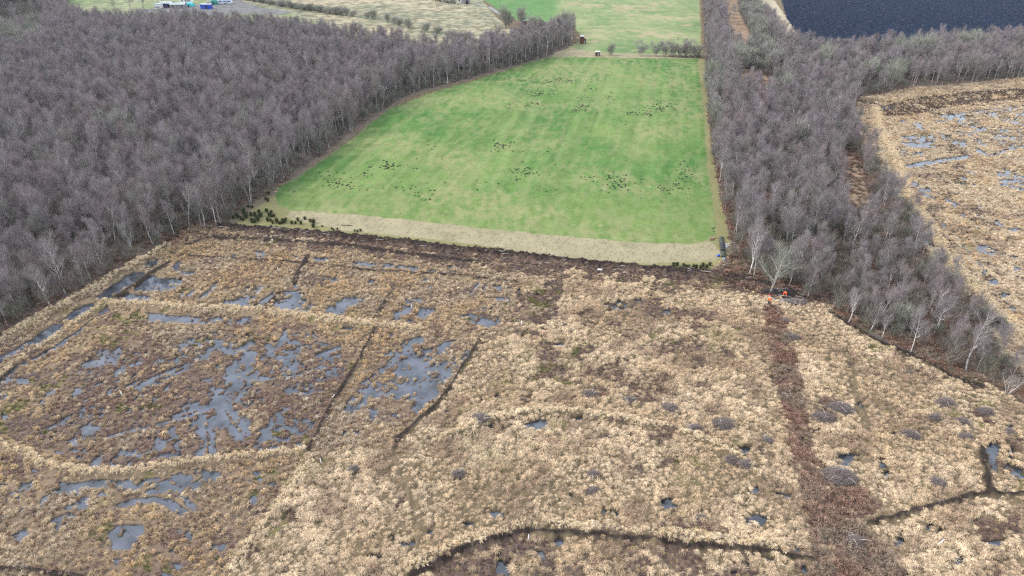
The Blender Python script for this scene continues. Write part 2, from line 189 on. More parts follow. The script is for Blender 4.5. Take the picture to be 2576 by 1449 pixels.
# turf and peat banks: (line, half width m, height m, 'peat' or 'straw')
BANKS = [([(775,1135),(810,1065),(850,990),(905,905),(945,825)], .30, .40, 'peat'), ([(938,808),(965,765),(985,735)], .32, .3, 'peat'), ([(992,1130),(1000,1108),(1040,1070),(1090,1030),(1140,965),(1205,862)], .31, .42, 'peat'),
 ([(1030,1455),(1100,1420),(1180,1385),(1250,1362),(1330,1346),(1420,1346),(1530,1355),(1700,1372),(1850,1388),(1950,1398),(2040,1410)], .31, .42, 'peat'), ([(2190,1318),(2300,1290),(2400,1262),(2440,1250),(2500,1248),(2600,1243)], .30, .35, 'peat'),
 ([(2467,1130),(2475,1190),(2490,1248)], .42, .42, 'peat'), ([(-100,1428),(0,1432),(60,1436),(130,1443),(200,1455)], .36, .45, 'peat'), ([(430,640),(520,648),(650,655),(760,662),(870,675),(1000,686),(1150,692),(1300,712)], .32, .3, 'peat'),
 ([(775,645),(755,680),(740,710)], .5, .3, 'peat'), ([(702,738),(658,782)], .5, .3, 'peat'), ([(290,752),(340,718),(375,690),(425,662)], .5, .35, 'peat'), ([(460,620),(500,605),(560,592)], .32, .3, 'peat'),
 ([(555,574),(700,585),(850,598),(1000,613),(1150,631),(1290,646),(1440,663),(1600,679),(1750,691),(1850,702),(1960,728),(2010,750)], 1.15, .8, 'peat'), ([(540,600),(700,606),(850,620),(1000,638),(1100,652),(1200,664)], .7, .4, 'peat'),
 ([(2095,790),(2200,855),(2300,895),(2400,948),(2470,975)], .6, -.05, 'peat'), ([(562,570),(600,537),(700,472),(800,398)], .9, -.05, 'litter'), ([(470,575),(400,623),(360,650)], .7, -.05, 'peat'),
 ([(-200,1040),(0,1120),(60,1140),(130,1175),(220,1190),(290,1192),(380,1180),(480,1165),(560,1160),(640,1150),(760,1140)], .5, .5, 'straw'), ([(-60,985),(0,950),(60,900),(140,850),(210,800),(262,765)], .34, .3, 'straw'),
 ([(270,765),(400,770),(500,778),(650,785),(780,800),(900,815),(1050,830)], .8, .45, 'straw'), ([(1100,1115),(1200,1070),(1330,1040),(1450,1042),(1560,1060),(1640,1075),(1740,1100),(1850,1150),(1910,1205)], .42, .5, 'straw'),
 ([(1030,1430),(1100,1402),(1180,1367),(1250,1344),(1330,1328),(1420,1328),(1530,1337),(1700,1354),(1850,1370),(1960,1382)], .55, .5, 'straw'), ([(590,1420),(660,1330),(720,1250),(780,1160)], .7, .2, 'straw'), ([(225,735),(330,672),(420,620)], .7, .2, 'straw'), ([(-60,890),(0,860),(100,800),(225,735)], .7, .2, 'straw'),
 ([(2200,270),(2215,330),(2250,400),(2290,500),(2380,640),(2480,760),(2560,840)], 1.5, .3, 'straw')]
# trodden lines between the tussocks
TROD = [([(420,640),(330,680),(230,745),(120,810),(0,880)], .2), ([(990,1140),(1010,1200),(1040,1260),(1080,1340)], .18), ([(2125,890),(2145,940),(2150,1000),(2180,1080)], .4), ([(640,1400),(700,1330),(760,1270)], .2), ([(2200,280),(2230,420),(2300,560),(2420,720)], .5), ([(900,1180),(860,1300),(850,1449)], .15), ([(1040,1280),(1060,1449)], .15)]

STRAW = np.array((.40,.32,.205)); GOLDC = np.array((.37,.25,.115)); PEAT = np.array((.030,.023,.020)); HEATC = np.array((.15,.10,.082)); RUSTC = np.array((.16,.10,.078)); MOSS = np.array((.135,.13,.045)); LITTER = np.array((.15,.12,.10))
def survey(x, y):
    """everything the ground needs at world points x, y: height, colour, masks"""
    d = np.hypot(x, y)
    amp = .22 + d * .0014
    xw = x + (fbm(x, y, 1.6, 5, 2) - .5) * 2 * amp; yw = y + (fbm(x, y, 1.6, 9, 2) - .5) * 2 * amp * 1.3
    U, V = project(xw, yw); U0, V0 = project(x, y)
    N = contrast(.42 * fbm(x, y, 3.0, 21, 2) + .58 * fbm(x, y, .75, 31, 2), 2.5)
    n1 = fbm(x, y, 2.2, 41); n2 = fbm(x, y, 9, 51); n3 = fbm(x, y, 30, 61); nf = fbm(x, y, .5, 71, 2)
    S = {}
    field = inpoly(U, V, FIELD); far = inpoly(U, V, FARFIELD); verge = inpoly(U, V, VERGE); tan = inpoly(U, V, TANBAND); black = inpoly(U0, V0, BLACK); verge = verge | inpoly(U, V, [(1755,148),(1776,150),(1784,300),(1797,400),(1812,470),(1830,560),(1838,640),(1800,610),(1788,480),(1776,400),(1770,300),(1760,200)]); cream = inpoly(U, V, CREAMSTRIP)
    lw = inpoly(U, V, LWOOD); rw = inpoly(U, V, RWOOD); rbog = inpoly(U, V, RBOG); gold = inpoly(U, V, GOLD); heath = inpoly(U, V, HEATH); lgrass = inpoly(U, V, LEFTGRASS)
    tan = tan | inpoly(U, V, [(1388,133),(1440,120),(1470,128),(1560,134),(1756,137),(1757,148),(1560,145),(1388,143)])
    yard = inpoly(U, V, YARD); path = inpoly(U, V, PATH)
    clear = np.zeros(x.shape, bool)
    for c in CLEAR: clear |= inpoly(U, V, c)
    meadow = field | far | verge | tan | black | cream | heath | lgrass
    wood = (lw | rw) & ~clear
    bog = ~(meadow | wood | clear)
    edge = linedist(x, y, EDGE, 6)
    W = np.zeros(x.shape)
    for p, w in POOLS:
        m = inpoly(U, V, p); W[m] = np.maximum(W[m], w)
    W = np.where(rbog, np.minimum(W * 1.45, 1), W)
    wet = sstep(0, .10, W - N * .80); near = sstep(0, .2, W - N * .8 + .14)
    for l, hw in TRACKS:
        t = linedist(x * .6 + xw * .4, y * .6 + yw * .4, l, 4); hw = hw - .04; tw_ = sstep(.14, -.04, t - hw) * sstep(.02, .12, 1.0 - N); wet = np.maximum(wet, tw_); near = np.maximum(near, sstep(.45, .1, t - hw)); W = np.maximum(W, tw_ * .6)
    wet = wet * bog
    wetz = sstep(0, .3, W - N * .6) * bog
    heather = np.zeros(x.shape)
    for p, w in HEATHER:
        m = inpoly(U, V, p); heather[m] = np.maximum(heather[m], sstep(0, .3, w + .15 - contrast(n1, 2.6)))[...] if False else np.maximum(heather[m], sstep(0, .3, w + .15 - contrast(n1[m], 2.6)))
    hb = inpoly(U, V, HEATHBAND); heather[hb] = np.maximum(heather[hb], sstep(0, .3, 1.0 - contrast(n1[hb], 2.6)))
    spots = sstep(.60, .68, .6 * fbm(x, y, 3.0, 81, 3) + .4 * fbm(x, y, 14, 91, 2)); heather = np.maximum(heather, spots * .8 * bog)
    cell = np.zeros(x.shape)
    for p, w in CELLS: cell[inpoly(U, V, p)] = w
    cell = cell * sstep(.68, .42, .6 * fbm(x, y, 7, 411, 2) + .4 * fbm(x, y, 2, 413, 2)); heather = np.maximum(heather, cell * .85)
    rust = np.where(path, .75 + .25 * n1, 0.)
    for p, w in RUST:
        m = inpoly(U, V, p); rust[m] = np.maximum(rust[m], w)
    rust = np.maximum(rust, clear * .35)
    moss = sstep(.635, .69, .5 * fbm(x, y, 1.6, 101) + .5 * fbm(x, y, 7, 111)) * bog
    # colours
    c = np.empty(x.shape + (3,))
    def mixin(m, colr): 
        m = np.asarray(m, float)[..., None]; c[...] = c * (1 - m) + np.asarray(colr) * m
    c[...] = np.array((.15,.115,.07))
    c *= (0.7 + .6 * nf)[..., None]
    mixin(gold * (.8), np.array((.22,.165,.11))); mixin(rbog * .8, np.array((.40,.325,.22)))
    mixin(heather * .8, HEATC * .8); mixin(rust, RUSTC * .9); mixin(moss * .6, MOSS)
    # meadow grass
    streak = fbm(x * 1.0, y * .22, 3.0, 121, 3); across = fbm(x * .25, y, 2.5, 131, 3)
    sp = contrast(.45 * n3 + .22 * n2 + .20 * streak + .13 * across, 2.5)
    g = np.array((.045,.136,.030)) * (1 - sp[..., None]) + np.array((.150,.215,.066)) * sp[..., None]
    sx = x * .978 - y * .206; mow = fbm(sx * 1.0, (y * .978 + x * .206) * .02, 1.5, 231, 2)[..., None]; g = g * (.90 + .2 * contrast(mow, 1.8)); pl_ = sstep(.60, .72, fbm(sx, y * .05, 2.2, 241, 2))[..., None] * .22; g = g * (1 - pl_) + np.array((.25,.27,.12)) * pl_
    lowb = sstep(455, 520, V0 + (n2 - .5) * 60)[..., None] * .6
    g = g * (1 - lowb) + np.array((.140,.200,.060)) * lowb
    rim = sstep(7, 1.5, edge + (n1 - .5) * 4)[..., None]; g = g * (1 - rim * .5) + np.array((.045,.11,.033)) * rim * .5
    straw_s = (contrast(fbm(x, y * .4, 1.2, 141), 3) * contrast(fbm(x, y, 14, 151), 3.0))[..., None]
    g = g * (1 - straw_s * .6) + np.array((.26,.25,.12)) * straw_s * .6
    g = g * (.66 + .42 * fbm(x, y, .45, 161, 2) + .30 * fbm(x, y, 1.7, 163, 3))[..., None]; yl = sstep(.52, .66, fbm(sx, y * .35, 1.3, 165, 3))[..., None] * .35; g = g * (1 - yl) + np.array((.21,.235,.105)) * yl
    ff = np.array((.09,.145,.055)) * (1 - sp[..., None]) + np.array((.20,.215,.105)) * sp[..., None]
    tp = sstep(.53, .66, .5 * fbm(x, y, 22, 171, 3) + .5 * fbm(x, y, 5, 173, 3))[..., None]; ff = ff * (1 - tp * .7) + np.array((.25,.21,.13)) * tp * .7
    brt = (sstep(1420, 1385, U0 + V0 * .1) * sstep(70, 50, V0))[..., None]; ff = ff * (1 - brt * .8) + np.array((.06,.145,.042)) * brt * .8
    ff = ff * (.95 + .4 * nf + .4 * fbm(x, y * .7, 3.2, 175, 3))[..., None]
    mixin(far, 0); c[far] = ff[far]
    c[verge] = 1.3 * (np.array((.175,.170,.075)) * (.7 + .3 * n1[..., None]) * (1 - sp[..., None] * .4) + np.array((.24,.205,.115)) * sp[..., None] * .4)[verge]
    ln = np.abs(fbm(x, y * .6, .8, 181, 3) - .5) * 1.3; tc = np.array((.30,.265,.165)) * (.68 + .32 * sstep(0, .06, ln))[..., None] * (.85 + .3 * n1[..., None]); tc = tc * (1 - .35 * tp) + np.array((.16,.16,.08)) * .35 * tp
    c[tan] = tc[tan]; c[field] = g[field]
    eb = sstep(2.6, 1.6, edge) * (~field); mixin(eb * .85, np.array((.17,.138,.105)))
    hc = np.array((.13,.14,.088)) * (1 - sp[..., None]) + np.array((.27,.225,.15)) * sp[..., None]; hc = hc * (.75 + 1.1 * contrast(fbm(x, y, 2.6, 191, 4), 2.2))[..., None]
    c[heath] = hc[heath]
    lg = np.array((.11,.15,.065)) * (1 - sp[..., None]) + np.array((.20,.205,.12)) * sp[..., None]; c[lgrass] = (lg * (.95 + .75 * contrast(fbm(x, y, 3.5, 193, 4), 2))[..., None])[lgrass]
    c[yard] = (np.array((.17,.17,.165)) * (.5 + .8 * n1[..., None]))[yard]
    row = .5 + .5 * np.sin((x * .955 - y * .30) * 2 * math.pi / 4.2)
    bc = np.array((.0018,.009,.027)) * (.9 + .25 * row + .5 * (n3 - .5))[..., None]; chalk = sstep(.74, .80, fbm(x, y, 2.4, 201, 3))[..., None] * .12; bc = bc * (1 - chalk) + np.array((.3,.28,.25)) * chalk
    c[black] = bc[black]
    cs = np.array((.36,.31,.22)) * (.6 + .8 * fbm(x * 2.0, y * .2, 1.2, 211)[..., None]); c[cream] = cs[cream]
    wc = LITTER * (.55 + .9 * n1[..., None]); wc = wc * (1 - .5 * tp) + np.array((.08,.085,.05)) * .5 * tp; c[wood] = wc[wood]
    und = rw & wood; mixin(und * sstep(.40, .6, n1) * .8, RUSTC)
    cl = np.array((.30,.21,.14)) * (.6 + .8 * n1[..., None]); c[clear] = cl[clear]
    # heights
    z = (n1 - .5) * .22 * bog + (nf - .5) * .16 * bog + (fbm(x, y, .12, 221, 1) - .5) * .05
    z = z + contrast(vnoise(x / .85, y / .85, 401) * .7 + vnoise(x / .4, y / .4, 405) * .3, 1.8) * .38 * (bog & ~gold & ~rbog)
    z = z + (wood | clear) * ((n1 - .5) * .3 + .1) + tan * (sstep(0, .06, ln) - 1) * .12
    z = z + black * row * .05
    z = np.where(bog, np.maximum(z, -.05), z)
    strawbank = np.zeros(x.shape); peatbank = np.zeros(x.shape)
    for l, hw, h, kind in BANKS:
        t = linedist(xw * .5 + x * .5, yw * .5 + y * .5, l, 7 * hw)
        k = sstep(hw * 1.5, hw * .4, t + (n1 - .5) * hw * 1.2 + (nf - .5) * hw * .6)
        z = z + h * sstep(hw * 2.0, hw * .3, t) * (.8 + .5 * nf)
        if kind == 'peat':
            peatbank = np.maximum(peatbank, k)
        elif kind == 'straw': strawbank = np.maximum(strawbank, k)
        wet = wet * (1 - k)
    big = linedist(x, y, BANKS[12][0], 9)
    mixin(sstep(3.4, 2.2, big + (n1 - .5) * 2) * ~(tan | verge | field) * .8, HEATC * .8)
    pc = PEAT * (.6 + 1.0 * nf[..., None]); k = (peatbank * .96)[..., None]; c = c * (1 - k) + pc * k
    trod = np.zeros(x.shape)
    for l, hw in TROD: trod = np.maximum(trod, sstep(hw * 2, hw, linedist(xw, yw, l, 4)))
    rim_w = sstep(0.02, .5, wet)
    c = c * (1 - rim_w[..., None] * .9) + PEAT * 1.0 * rim_w[..., None] * .9
    z = z * (1 - wet) - .38 * wet
    S.update(cell=cell, z=z, c=c, wet=wet, wetz=wetz, bog=bog, gold=gold & bog, rbog=rbog & bog, heather=heather * bog, rust=rust, moss=moss, wood=wood, lw=lw & wood, rw=rw & wood, clear=clear, path=path & bog,
             near=near, field=field, verge=verge, tan=tan, peat=peatbank, straw=strawbank, trod=trod, U=U0, V=V0, n1=n1, n2=n2, heath=heath, big=big)
    return S

# ------------------------------------------------------------------ materials
def mat(name, color=(.5,.5,.5), rough=.9, spec=.2):
    m = bpy.data.materials.new(name); m.use_nodes = True
    b = m.node_tree.nodes['Principled BSDF']; b.inputs['Base Color'].default_value = (*color, 1); b.inputs['Roughness'].default_value = rough; b.inputs['Specular IOR Level'].default_value = spec
    return m
def nd(m, t, **k):
    n = m.node_tree.nodes.new(t)
    for a, v in k.items(): setattr(n, a, v)
    return n
def lk(m, a, b): m.node_tree.links.new(a, b)
def bsdf(m): return m.node_tree.nodes['Principled BSDF']
def noise_mat(name, c1, c2, scale=4.0, rough=.85, bump=.0, spec=.2, coord='Object'):
    m = mat(name, c1, rough, spec); tc = nd(m, 'ShaderNodeTexCoord'); n = nd(m, 'ShaderNodeTexNoise'); n.inputs['Scale'].default_value = scale; n.inputs['Detail'].default_value = 4
    r = nd(m, 'ShaderNodeValToRGB'); r.color_ramp.elements[0].position = .35; r.color_ramp.elements[1].position = .65
    r.color_ramp.elements[0].color = (*c1, 1); r.color_ramp.elements[1].color = (*c2, 1)
    lk(m, tc.outputs[coord], n.inputs['Vector']); lk(m, n.outputs['Fac'], r.inputs[0]); lk(m, r.outputs[0], bsdf(m).inputs['Base Color'])
    if bump:
        b = nd(m, 'ShaderNodeBump'); b.inputs['Strength'].default_value = bump; lk(m, n.outputs['Fac'], b.inputs['Height']); lk(m, b.outputs[0], bsdf(m).inputs['Normal'])
    return m
def mul_color(m, a, fac_socket, lo, hi):
    """colour socket a times lo..hi driven by a 0..1 value"""
    mr = nd(m, 'ShaderNodeMapRange'); mr.inputs[3].default_value = lo; mr.inputs[4].default_value = hi; lk(m, fac_socket, mr.inputs[0])
    v = nd(m, 'ShaderNodeVectorMath', operation='SCALE'); lk(m, a, v.inputs[0]); lk(m, mr.outputs[0], v.inputs['Scale'])
    return v.outputs[0]
GROUND_M = mat('ground', rough=.95, spec=.1)
at = nd(GROUND_M, 'ShaderNodeAttribute', attribute_name='col'); tcn = nd(GROUND_M, 'ShaderNodeTexCoord'); nz = nd(GROUND_M, 'ShaderNodeTexNoise'); nz.inputs['Scale'].default_value = 6; nz.inputs['Detail'].default_value = 5; nz.inputs['Roughness'].default_value = .7
lk(GROUND_M, tcn.outputs['Object'], nz.inputs['Vector'])
lk(GROUND_M, mul_color(GROUND_M, at.outputs['Color'], nz.outputs['Fac'], .45, 1.55), bsdf(GROUND_M).inputs['Base Color'])
WATER_M = mat('water', (.075,.087,.108), .035, .5); bsdf(WATER_M).inputs['IOR'].default_value = 1.7
wtc = nd(WATER_M, 'ShaderNodeTexCoord'); wnz = nd(WATER_M, 'ShaderNodeTexNoise'); wnz.inputs['Scale'].default_value = .35; wnz.inputs['Detail'].default_value = 6; wrp = nd(WATER_M, 'ShaderNodeValToRGB'); wrp.color_ramp.elements[0].position = .38; wrp.color_ramp.elements[1].position = .62
wrp.color_ramp.elements[0].color = (.022,.028,.036,1); wrp.color_ramp.elements[1].color = (.085,.098,.122,1); lk(WATER_M, wtc.outputs['Object'], wnz.inputs['Vector']); lk(WATER_M, wnz.outputs['Fac'], wrp.inputs[0]); lk(WATER_M, wrp.outputs[0], bsdf(WATER_M).inputs['Base Color'])  # blue-grey put into the base colour makes up for weak sky reflection
def tint_mat(name, lo=.7, hi=1.25, rough=.85):
    """colour of the instance, varied blade by blade"""
    m = mat(name, rough=rough, spec=.15); a = nd(m, 'ShaderNodeAttribute', attribute_name='tint'); a.attribute_type = 'INSTANCER'; b = nd(m, 'ShaderNodeAttribute', attribute_name='bv')
    lk(m, mul_color(m, a.outputs['Color'], b.outputs['Fac'], lo, hi), bsdf(m).inputs['Base Color'])
    return m
TUFT_M = tint_mat('dry_grass', .78, 1.18); SHRUB_M = tint_mat('low_shrub', .5, 1.35)
def twig_mat(name, cols):
    """winter twigs, each tree its own shade"""
    m = mat(name, rough=.8, spec=.15); oi = nd(m, 'ShaderNodeObjectInfo'); r = nd(m, 'ShaderNodeValToRGB'); r.color_ramp.interpolation = 'LINEAR'
    e = r.color_ramp.elements
    while len(e) < len(cols): e.new(.5)
    for i, c in enumerate(cols): e[i].position = i / (len(cols) - 1); e[i].color = (*c, 1)
    lk(m, oi.outputs['Random'], r.inputs[0]); b = nd(m, 'ShaderNodeAttribute', attribute_name='bv')
    lk(m, mul_color(m, r.outputs[0], b.outputs['Fac'], .6, 1.35), bsdf(m).inputs['Base Color'])
    return m
TWIG_M = twig_mat('birch_twigs', [(.262,.226,.226),(.29,.247,.255),(.28,.225,.215),(.25,.236,.212),(.335,.292,.295),(.22,.202,.195)])
SCRUB_M = twig_mat('scrub_twigs', [(.29,.29,.235),(.33,.33,.27),(.26,.27,.21),(.33,.315,.28)])
DARKSCRUB_M = twig_mat('undergrowth_twigs', [(.21,.19,.16),(.18,.19,.14),(.25,.20,.18),(.21,.21,.17)])
def bark_mat(name, lo, hi, scale=3):
    m = mat(name, rough=.75, spec=.3); tc = nd(m, 'ShaderNodeTexCoord'); mp = nd(m, 'ShaderNodeMapping'); mp.inputs['Scale'].default_value = (1, 1, .35)
    n = nd(m, 'ShaderNodeTexNoise'); n.inputs['Scale'].default_value = scale; n.inputs['Detail'].default_value = 5; r = nd(m, 'ShaderNodeValToRGB')
    r.color_ramp.elements[0].position = .36; r.color_ramp.elements[1].position = .50; r.color_ramp.elements[0].color = (*lo, 1); r.color_ramp.elements[1].color = (*hi, 1)
    lk(m, tc.outputs['Object'], mp.inputs[0]); lk(m, mp.outputs[0], n.inputs['Vector']); lk(m, n.outputs['Fac'], r.inputs[0])
    oi = nd(m, 'ShaderNodeObjectInfo'); lk(m, mul_color(m, r.outputs[0], oi.outputs['Random'], .45, 1.15), bsdf(m).inputs['Base Color'])
    return m
BARK_M = bark_mat('birch_bark', (.24,.22,.21), (.70,.67,.64)); GREYBARK_M = bark_mat('grey_bark', (.16,.155,.14), (.42,.41,.36)); DARKBARK_M = bark_mat('dark_bark', (.08,.075,.065), (.2,.18,.16))

# ------------------------------------------------------------------ mesh building
class MB:
    def __init__(s): s.v = []; s.f = []; s.bv = []
    def ribbon(s, pts, w0, w1, side, val):
        n = len(pts); b = len(s.v)
        for i, p in enumerate(pts):
            w = (w0 + (w1 - w0) * i / (n - 1)) / 2
            s.v.append((p[0] - side[0] * w, p[1] - side[1] * w, p[2] - side[2] * w)); s.v.append((p[0] + side[0] * w, p[1] + side[1] * w, p[2] + side[2] * w)); s.bv += [val, val]
        for i in range(n - 1): s.f.append((b + 2 * i, b + 2 * i + 1, b + 2 * i + 3, b + 2 * i + 2))
    def tube(s, pts, rad, k=4, val=.5, cap=True):
        b = len(s.v); n = len(pts)
        for i, p in enumerate(pts):
            p = Vector(p); a = Vector(pts[min(i + 1, n - 1)]) - Vector(pts[max(i - 1, 0)])
            if a.length < 1e-6: a = Vector((0, 0, 1))
            a.normalize(); q = a.orthogonal().normalized(); r = a.cross(q)
            for j in range(k):
                t = 2 * math.pi * j / k; o = p + (q * math.cos(t) + r * math.sin(t)) * rad[i]; s.v.append(tuple(o)); s.bv.append(val)
        for i in range(n - 1):
            for j in range(k):
                j2 = (j + 1) % k; s.f.append((b + i * k + j, b + i * k + j2, b + (i + 1) * k + j2, b + (i + 1) * k + j))
        if cap: s.f.append(tuple(b + j for j in range(k))[::-1]); s.f.append(tuple(b + (n - 1) * k + j for j in range(k)))
    def box(s, c, d, rz=0, val=.5, taper=1.0):
        b = len(s.v); cr, sr = math.cos(rz), math.sin(rz)
        for dz in (-.5, .5):
            t = 1 if dz < 0 else taper
            for dx, dy in ((-.5, -.5), (.5, -.5), (.5, .5), (-.5, .5)):
                X, Y = dx * d[0] * t, dy * d[1] * t; s.v.append((c[0] + X * cr - Y * sr, c[1] + X * sr + Y * cr, c[2] + dz * d[2])); s.bv.append(val)
        for f in ((3,2,1,0),(4,5,6,7),(0,1,5,4),(1,2,6,5),(2,3,7,6),(3,0,4,7)): s.f.append(tuple(b + i for i in f))
    def poly(s, pts, faces, val=.5):
        b = len(s.v); s.v += [tuple(p) for p in pts]; s.bv += [val] * len(pts); s.f += [tuple(b + i for i in f) for f in faces]
    def mesh(s, name, m, smooth=False):
        me = bpy.data.meshes.new(name); me.from_pydata(s.v, [], s.f)
        a = me.attributes.new('bv', 'FLOAT', 'POINT'); a.data.foreach_set('value', np.array(s.bv, dtype=np.float32))
        me.materials.append(m)
        if smooth: me.polygons.foreach_set('use_smooth', [True] * len(me.polygons))
        me.update(); return me
def link(name, me, parent=None, loc=None):
    o = bpy.data.objects.new(name, me); COL.objects.link(o)
    if parent: o.parent = parent
    if loc is not None: o.location = loc
    return o
def tag(o, label=None, cat=None, group=None, kind=None):
    for k, v in (('label', label), ('category', cat), ('group', group), ('kind', kind)):
        if v: o[k] = v
    return o
def empty(name, loc, rz=0, scale=1, **t):
    o = bpy.data.objects.new(name, None); COL.objects.link(o); o.location = loc; o.rotation_euler = (0, 0, rz); o.scale = (scale,) * 3; o.empty_display_size = .3
    return tag(o, **t)

# ------------------------------------------------------------------ ground and water
ys = [28.]
while ys[-1] < 640: ys.append(ys[-1] + max(.14, .14 * (ys[-1] / 115) ** 2 if ys[-1] > 115 else .14) if ys[-1] < 260 else ys[-1] + .72 + (ys[-1] - 260) * .004)
ys = np.array(ys + [700, 850, 1200, 2000, 4000.])
NC = 1150
xs = np.linspace(-1, 1, NC)
Yg, Xs = np.meshgrid(ys, xs, indexing='ij')
Xg = Xs * (.7506 * (Yg * CP + 30) * 1.13 + 4)
gx, gy = Xg.ravel(), Yg.ravel()
S = survey(gx, gy)
nr = len(ys); nv = len(gx)
me = bpy.data.meshes.new('ground'); me.vertices.add(nv); co = np.empty((nv, 3), np.float32); co[:, 0] = gx; co[:, 1] = gy; co[:, 2] = S['z']
me.vertices.foreach_set('co', co.ravel())
i = (np.arange(nr - 1)[:, None] * NC + np.arange(NC - 1)[None, :]).ravel()
quads = np.stack([i, i + 1, i + NC + 1, i + NC], 1).astype(np.int32)
me.loops.add(len(quads) * 4); me.loops.foreach_set('vertex_index', quads.ravel()); me.polygons.add(len(quads)); me.polygons.foreach_set('loop_start', np.arange(len(quads), dtype=np.int32) * 4)
me.update(calc_edges=True); me.polygons.foreach_set('use_smooth', np.ones(len(quads), bool))
ca = me.color_attributes.new('col', 'FLOAT_COLOR', 'POINT'); cc = np.ones((nv, 4), np.float32); cc[:, :3] = S['c']; ca.data.foreach_set('color', cc.ravel())
me.materials.append(GROUND_M)
tag(link('ground', me), kind='structure')
print('ground', nv, nr)
# land beyond and behind what the picture covers
b = MB()
for (x0, x1, y0, y1) in ((-4000, 4000, -400, 60), (-4000, 4000, 60, 4000)):
    b.poly([(x0, y0, -1.2), (x1, y0, -1.2), (x1, y1, -1.2), (x0, y1, -1.2)], [(0, 1, 2, 3)])
tag(link('terrain', b.mesh('terrain', noise_mat('far_land', (.16,.14,.08), (.13,.18,.07), .02, .95))), kind='structure')
b = MB(); b.poly([(-130, 28, -.15), (230, 28, -.15), (320, 150, -.15), (330, 275, -.15), (60, 275, -.15), (60, 140, -.15), (-130, 140, -.15)], [tuple(range(7))])
tag(link('water', b.mesh('water', WATER_M)), kind='structure')

# ------------------------------------------------------------------ scattered ground cover
def scatter(name, protos, pts, scl, rot, tint, label=None, cat=None):
    coll = bpy.data.collections.new(name + '_kinds')                # not in the scene: only what it is made of
    for i, pm in enumerate(protos): coll.objects.link(bpy.data.objects.new('%s_%02d' % (name, i), pm))
    me = bpy.data.meshes.new(name); n = len(pts); me.vertices.add(n); me.vertices.foreach_set('co', np.asarray(pts, np.float32).ravel())
    for an, ty, key, data in (('scl', 'FLOAT_VECTOR', 'vector', scl), ('rot', 'FLOAT_VECTOR', 'vector', rot)):
        a = me.attributes.new(an, ty, 'POINT'); a.data.foreach_set(key, np.asarray(data, np.float32).ravel())
    a = me.attributes.new('tint', 'FLOAT_COLOR', 'POINT'); t4 = np.ones((n, 4), np.float32); t4[:, :3] = tint; a.data.foreach_set('color', t4.ravel())
    a = me.attributes.new('vi', 'INT', 'POINT'); a.data.foreach_set('value', rng.integers(0, len(protos), n).astype(np.int32))
    o = link(name, me); tag(o, label, cat, kind='stuff')
    ng = bpy.data.node_groups.new(name, 'GeometryNodeTree'); ng.interface.new_socket('Geometry', in_out='INPUT', socket_type='NodeSocketGeometry'); ng.interface.new_socket('Geometry', in_out='OUTPUT', socket_type='NodeSocketGeometry')
    N = ng.nodes.new; gi = N('NodeGroupInput'); go = N('NodeGroupOutput'); ip = N('GeometryNodeInstanceOnPoints'); ci = N('GeometryNodeCollectionInfo')
    ci.inputs['Collection'].default_value = coll; ci.inputs['Separate Children'].default_value = True; ci.inputs['Reset Children'].default_value = True
    def attr(nm, ty):
        a = N('GeometryNodeInputNamedAttribute'); a.data_type = ty; a.inputs[0].default_value = nm; return a.outputs['Attribute']
    L = ng.links.new
    L(gi.outputs[0], ip.inputs['Points']); L(ci.outputs[0], ip.inputs['Instance']); ip.inputs['Pick Instance'].default_value = True
    L(attr('vi', 'INT'), ip.inputs['Instance Index']); L(attr('rot', 'FLOAT_VECTOR'), ip.inputs['Rotation']); L(attr('scl', 'FLOAT_VECTOR'), ip.inputs['Scale']); L(ip.outputs[0], go.inputs[0])
    md = o.modifiers.new('scatter', 'NODES'); md.node_group = ng
    return o
def tuft(nb, r, h, droop, w, seed, spread=.12, core=0.):
    rd = random.Random(seed); b = MB()
    if core:                                                        # the matted thatch the blades hang over
        P = [(0, 0, h * .93)]; n = 9; lob = [rd.uniform(.8, 1.15) for _ in range(n)]
        for q, hh in ((.45, .86), (.78, .62), (.95, .25), (.9, -.1)):
            for j in range(n): a = 6.283 * j / n; P.append((math.cos(a) * q * core * lob[j], math.sin(a) * q * core * lob[j], hh * h * rd.uniform(.88, 1.08)))
        F = [(0, 1 + j, 1 + (j + 1) % n) for j in range(n)]
        for k in range(3):
            for j in range(n): F.append((1 + k * n + j, 1 + k * n + n + j, 1 + k * n + n + (j + 1) % n, 1 + k * n + (j + 1) % n))
        b.poly(P, F, .35)
    for k in range(nb):
        a = rd.uniform(0, 2 * math.pi); q = math.sqrt(rd.random()); L_ = rd.uniform(.75, 1.1); bx, by = math.cos(a) * q * spread, math.sin(a) * q * spread
        out = r * (.25 + .75 * q) * L_; hh = h * (1.05 - .45 * q * q) * rd.uniform(.85, 1.1); ca_, sa_ = math.cos(a), math.sin(a)
        tip = hh * (1 - droop * q * rd.uniform(.6, 1.2))
        pts = [(bx, by, 0), (bx + ca_ * out * .3, by + sa_ * out * .3, hh * .8), (bx + ca_ * out * .68, by + sa_ * out * .68, hh), (bx + ca_ * out, by + sa_ * out, max(tip, 0))]
        t = a + math.pi / 2 + rd.uniform(-.7, .7)
        b.ribbon(pts, w * 1.3, w * .5, (math.cos(t), math.sin(t), rd.uniform(-.2, .2)), rd.random())
    return b
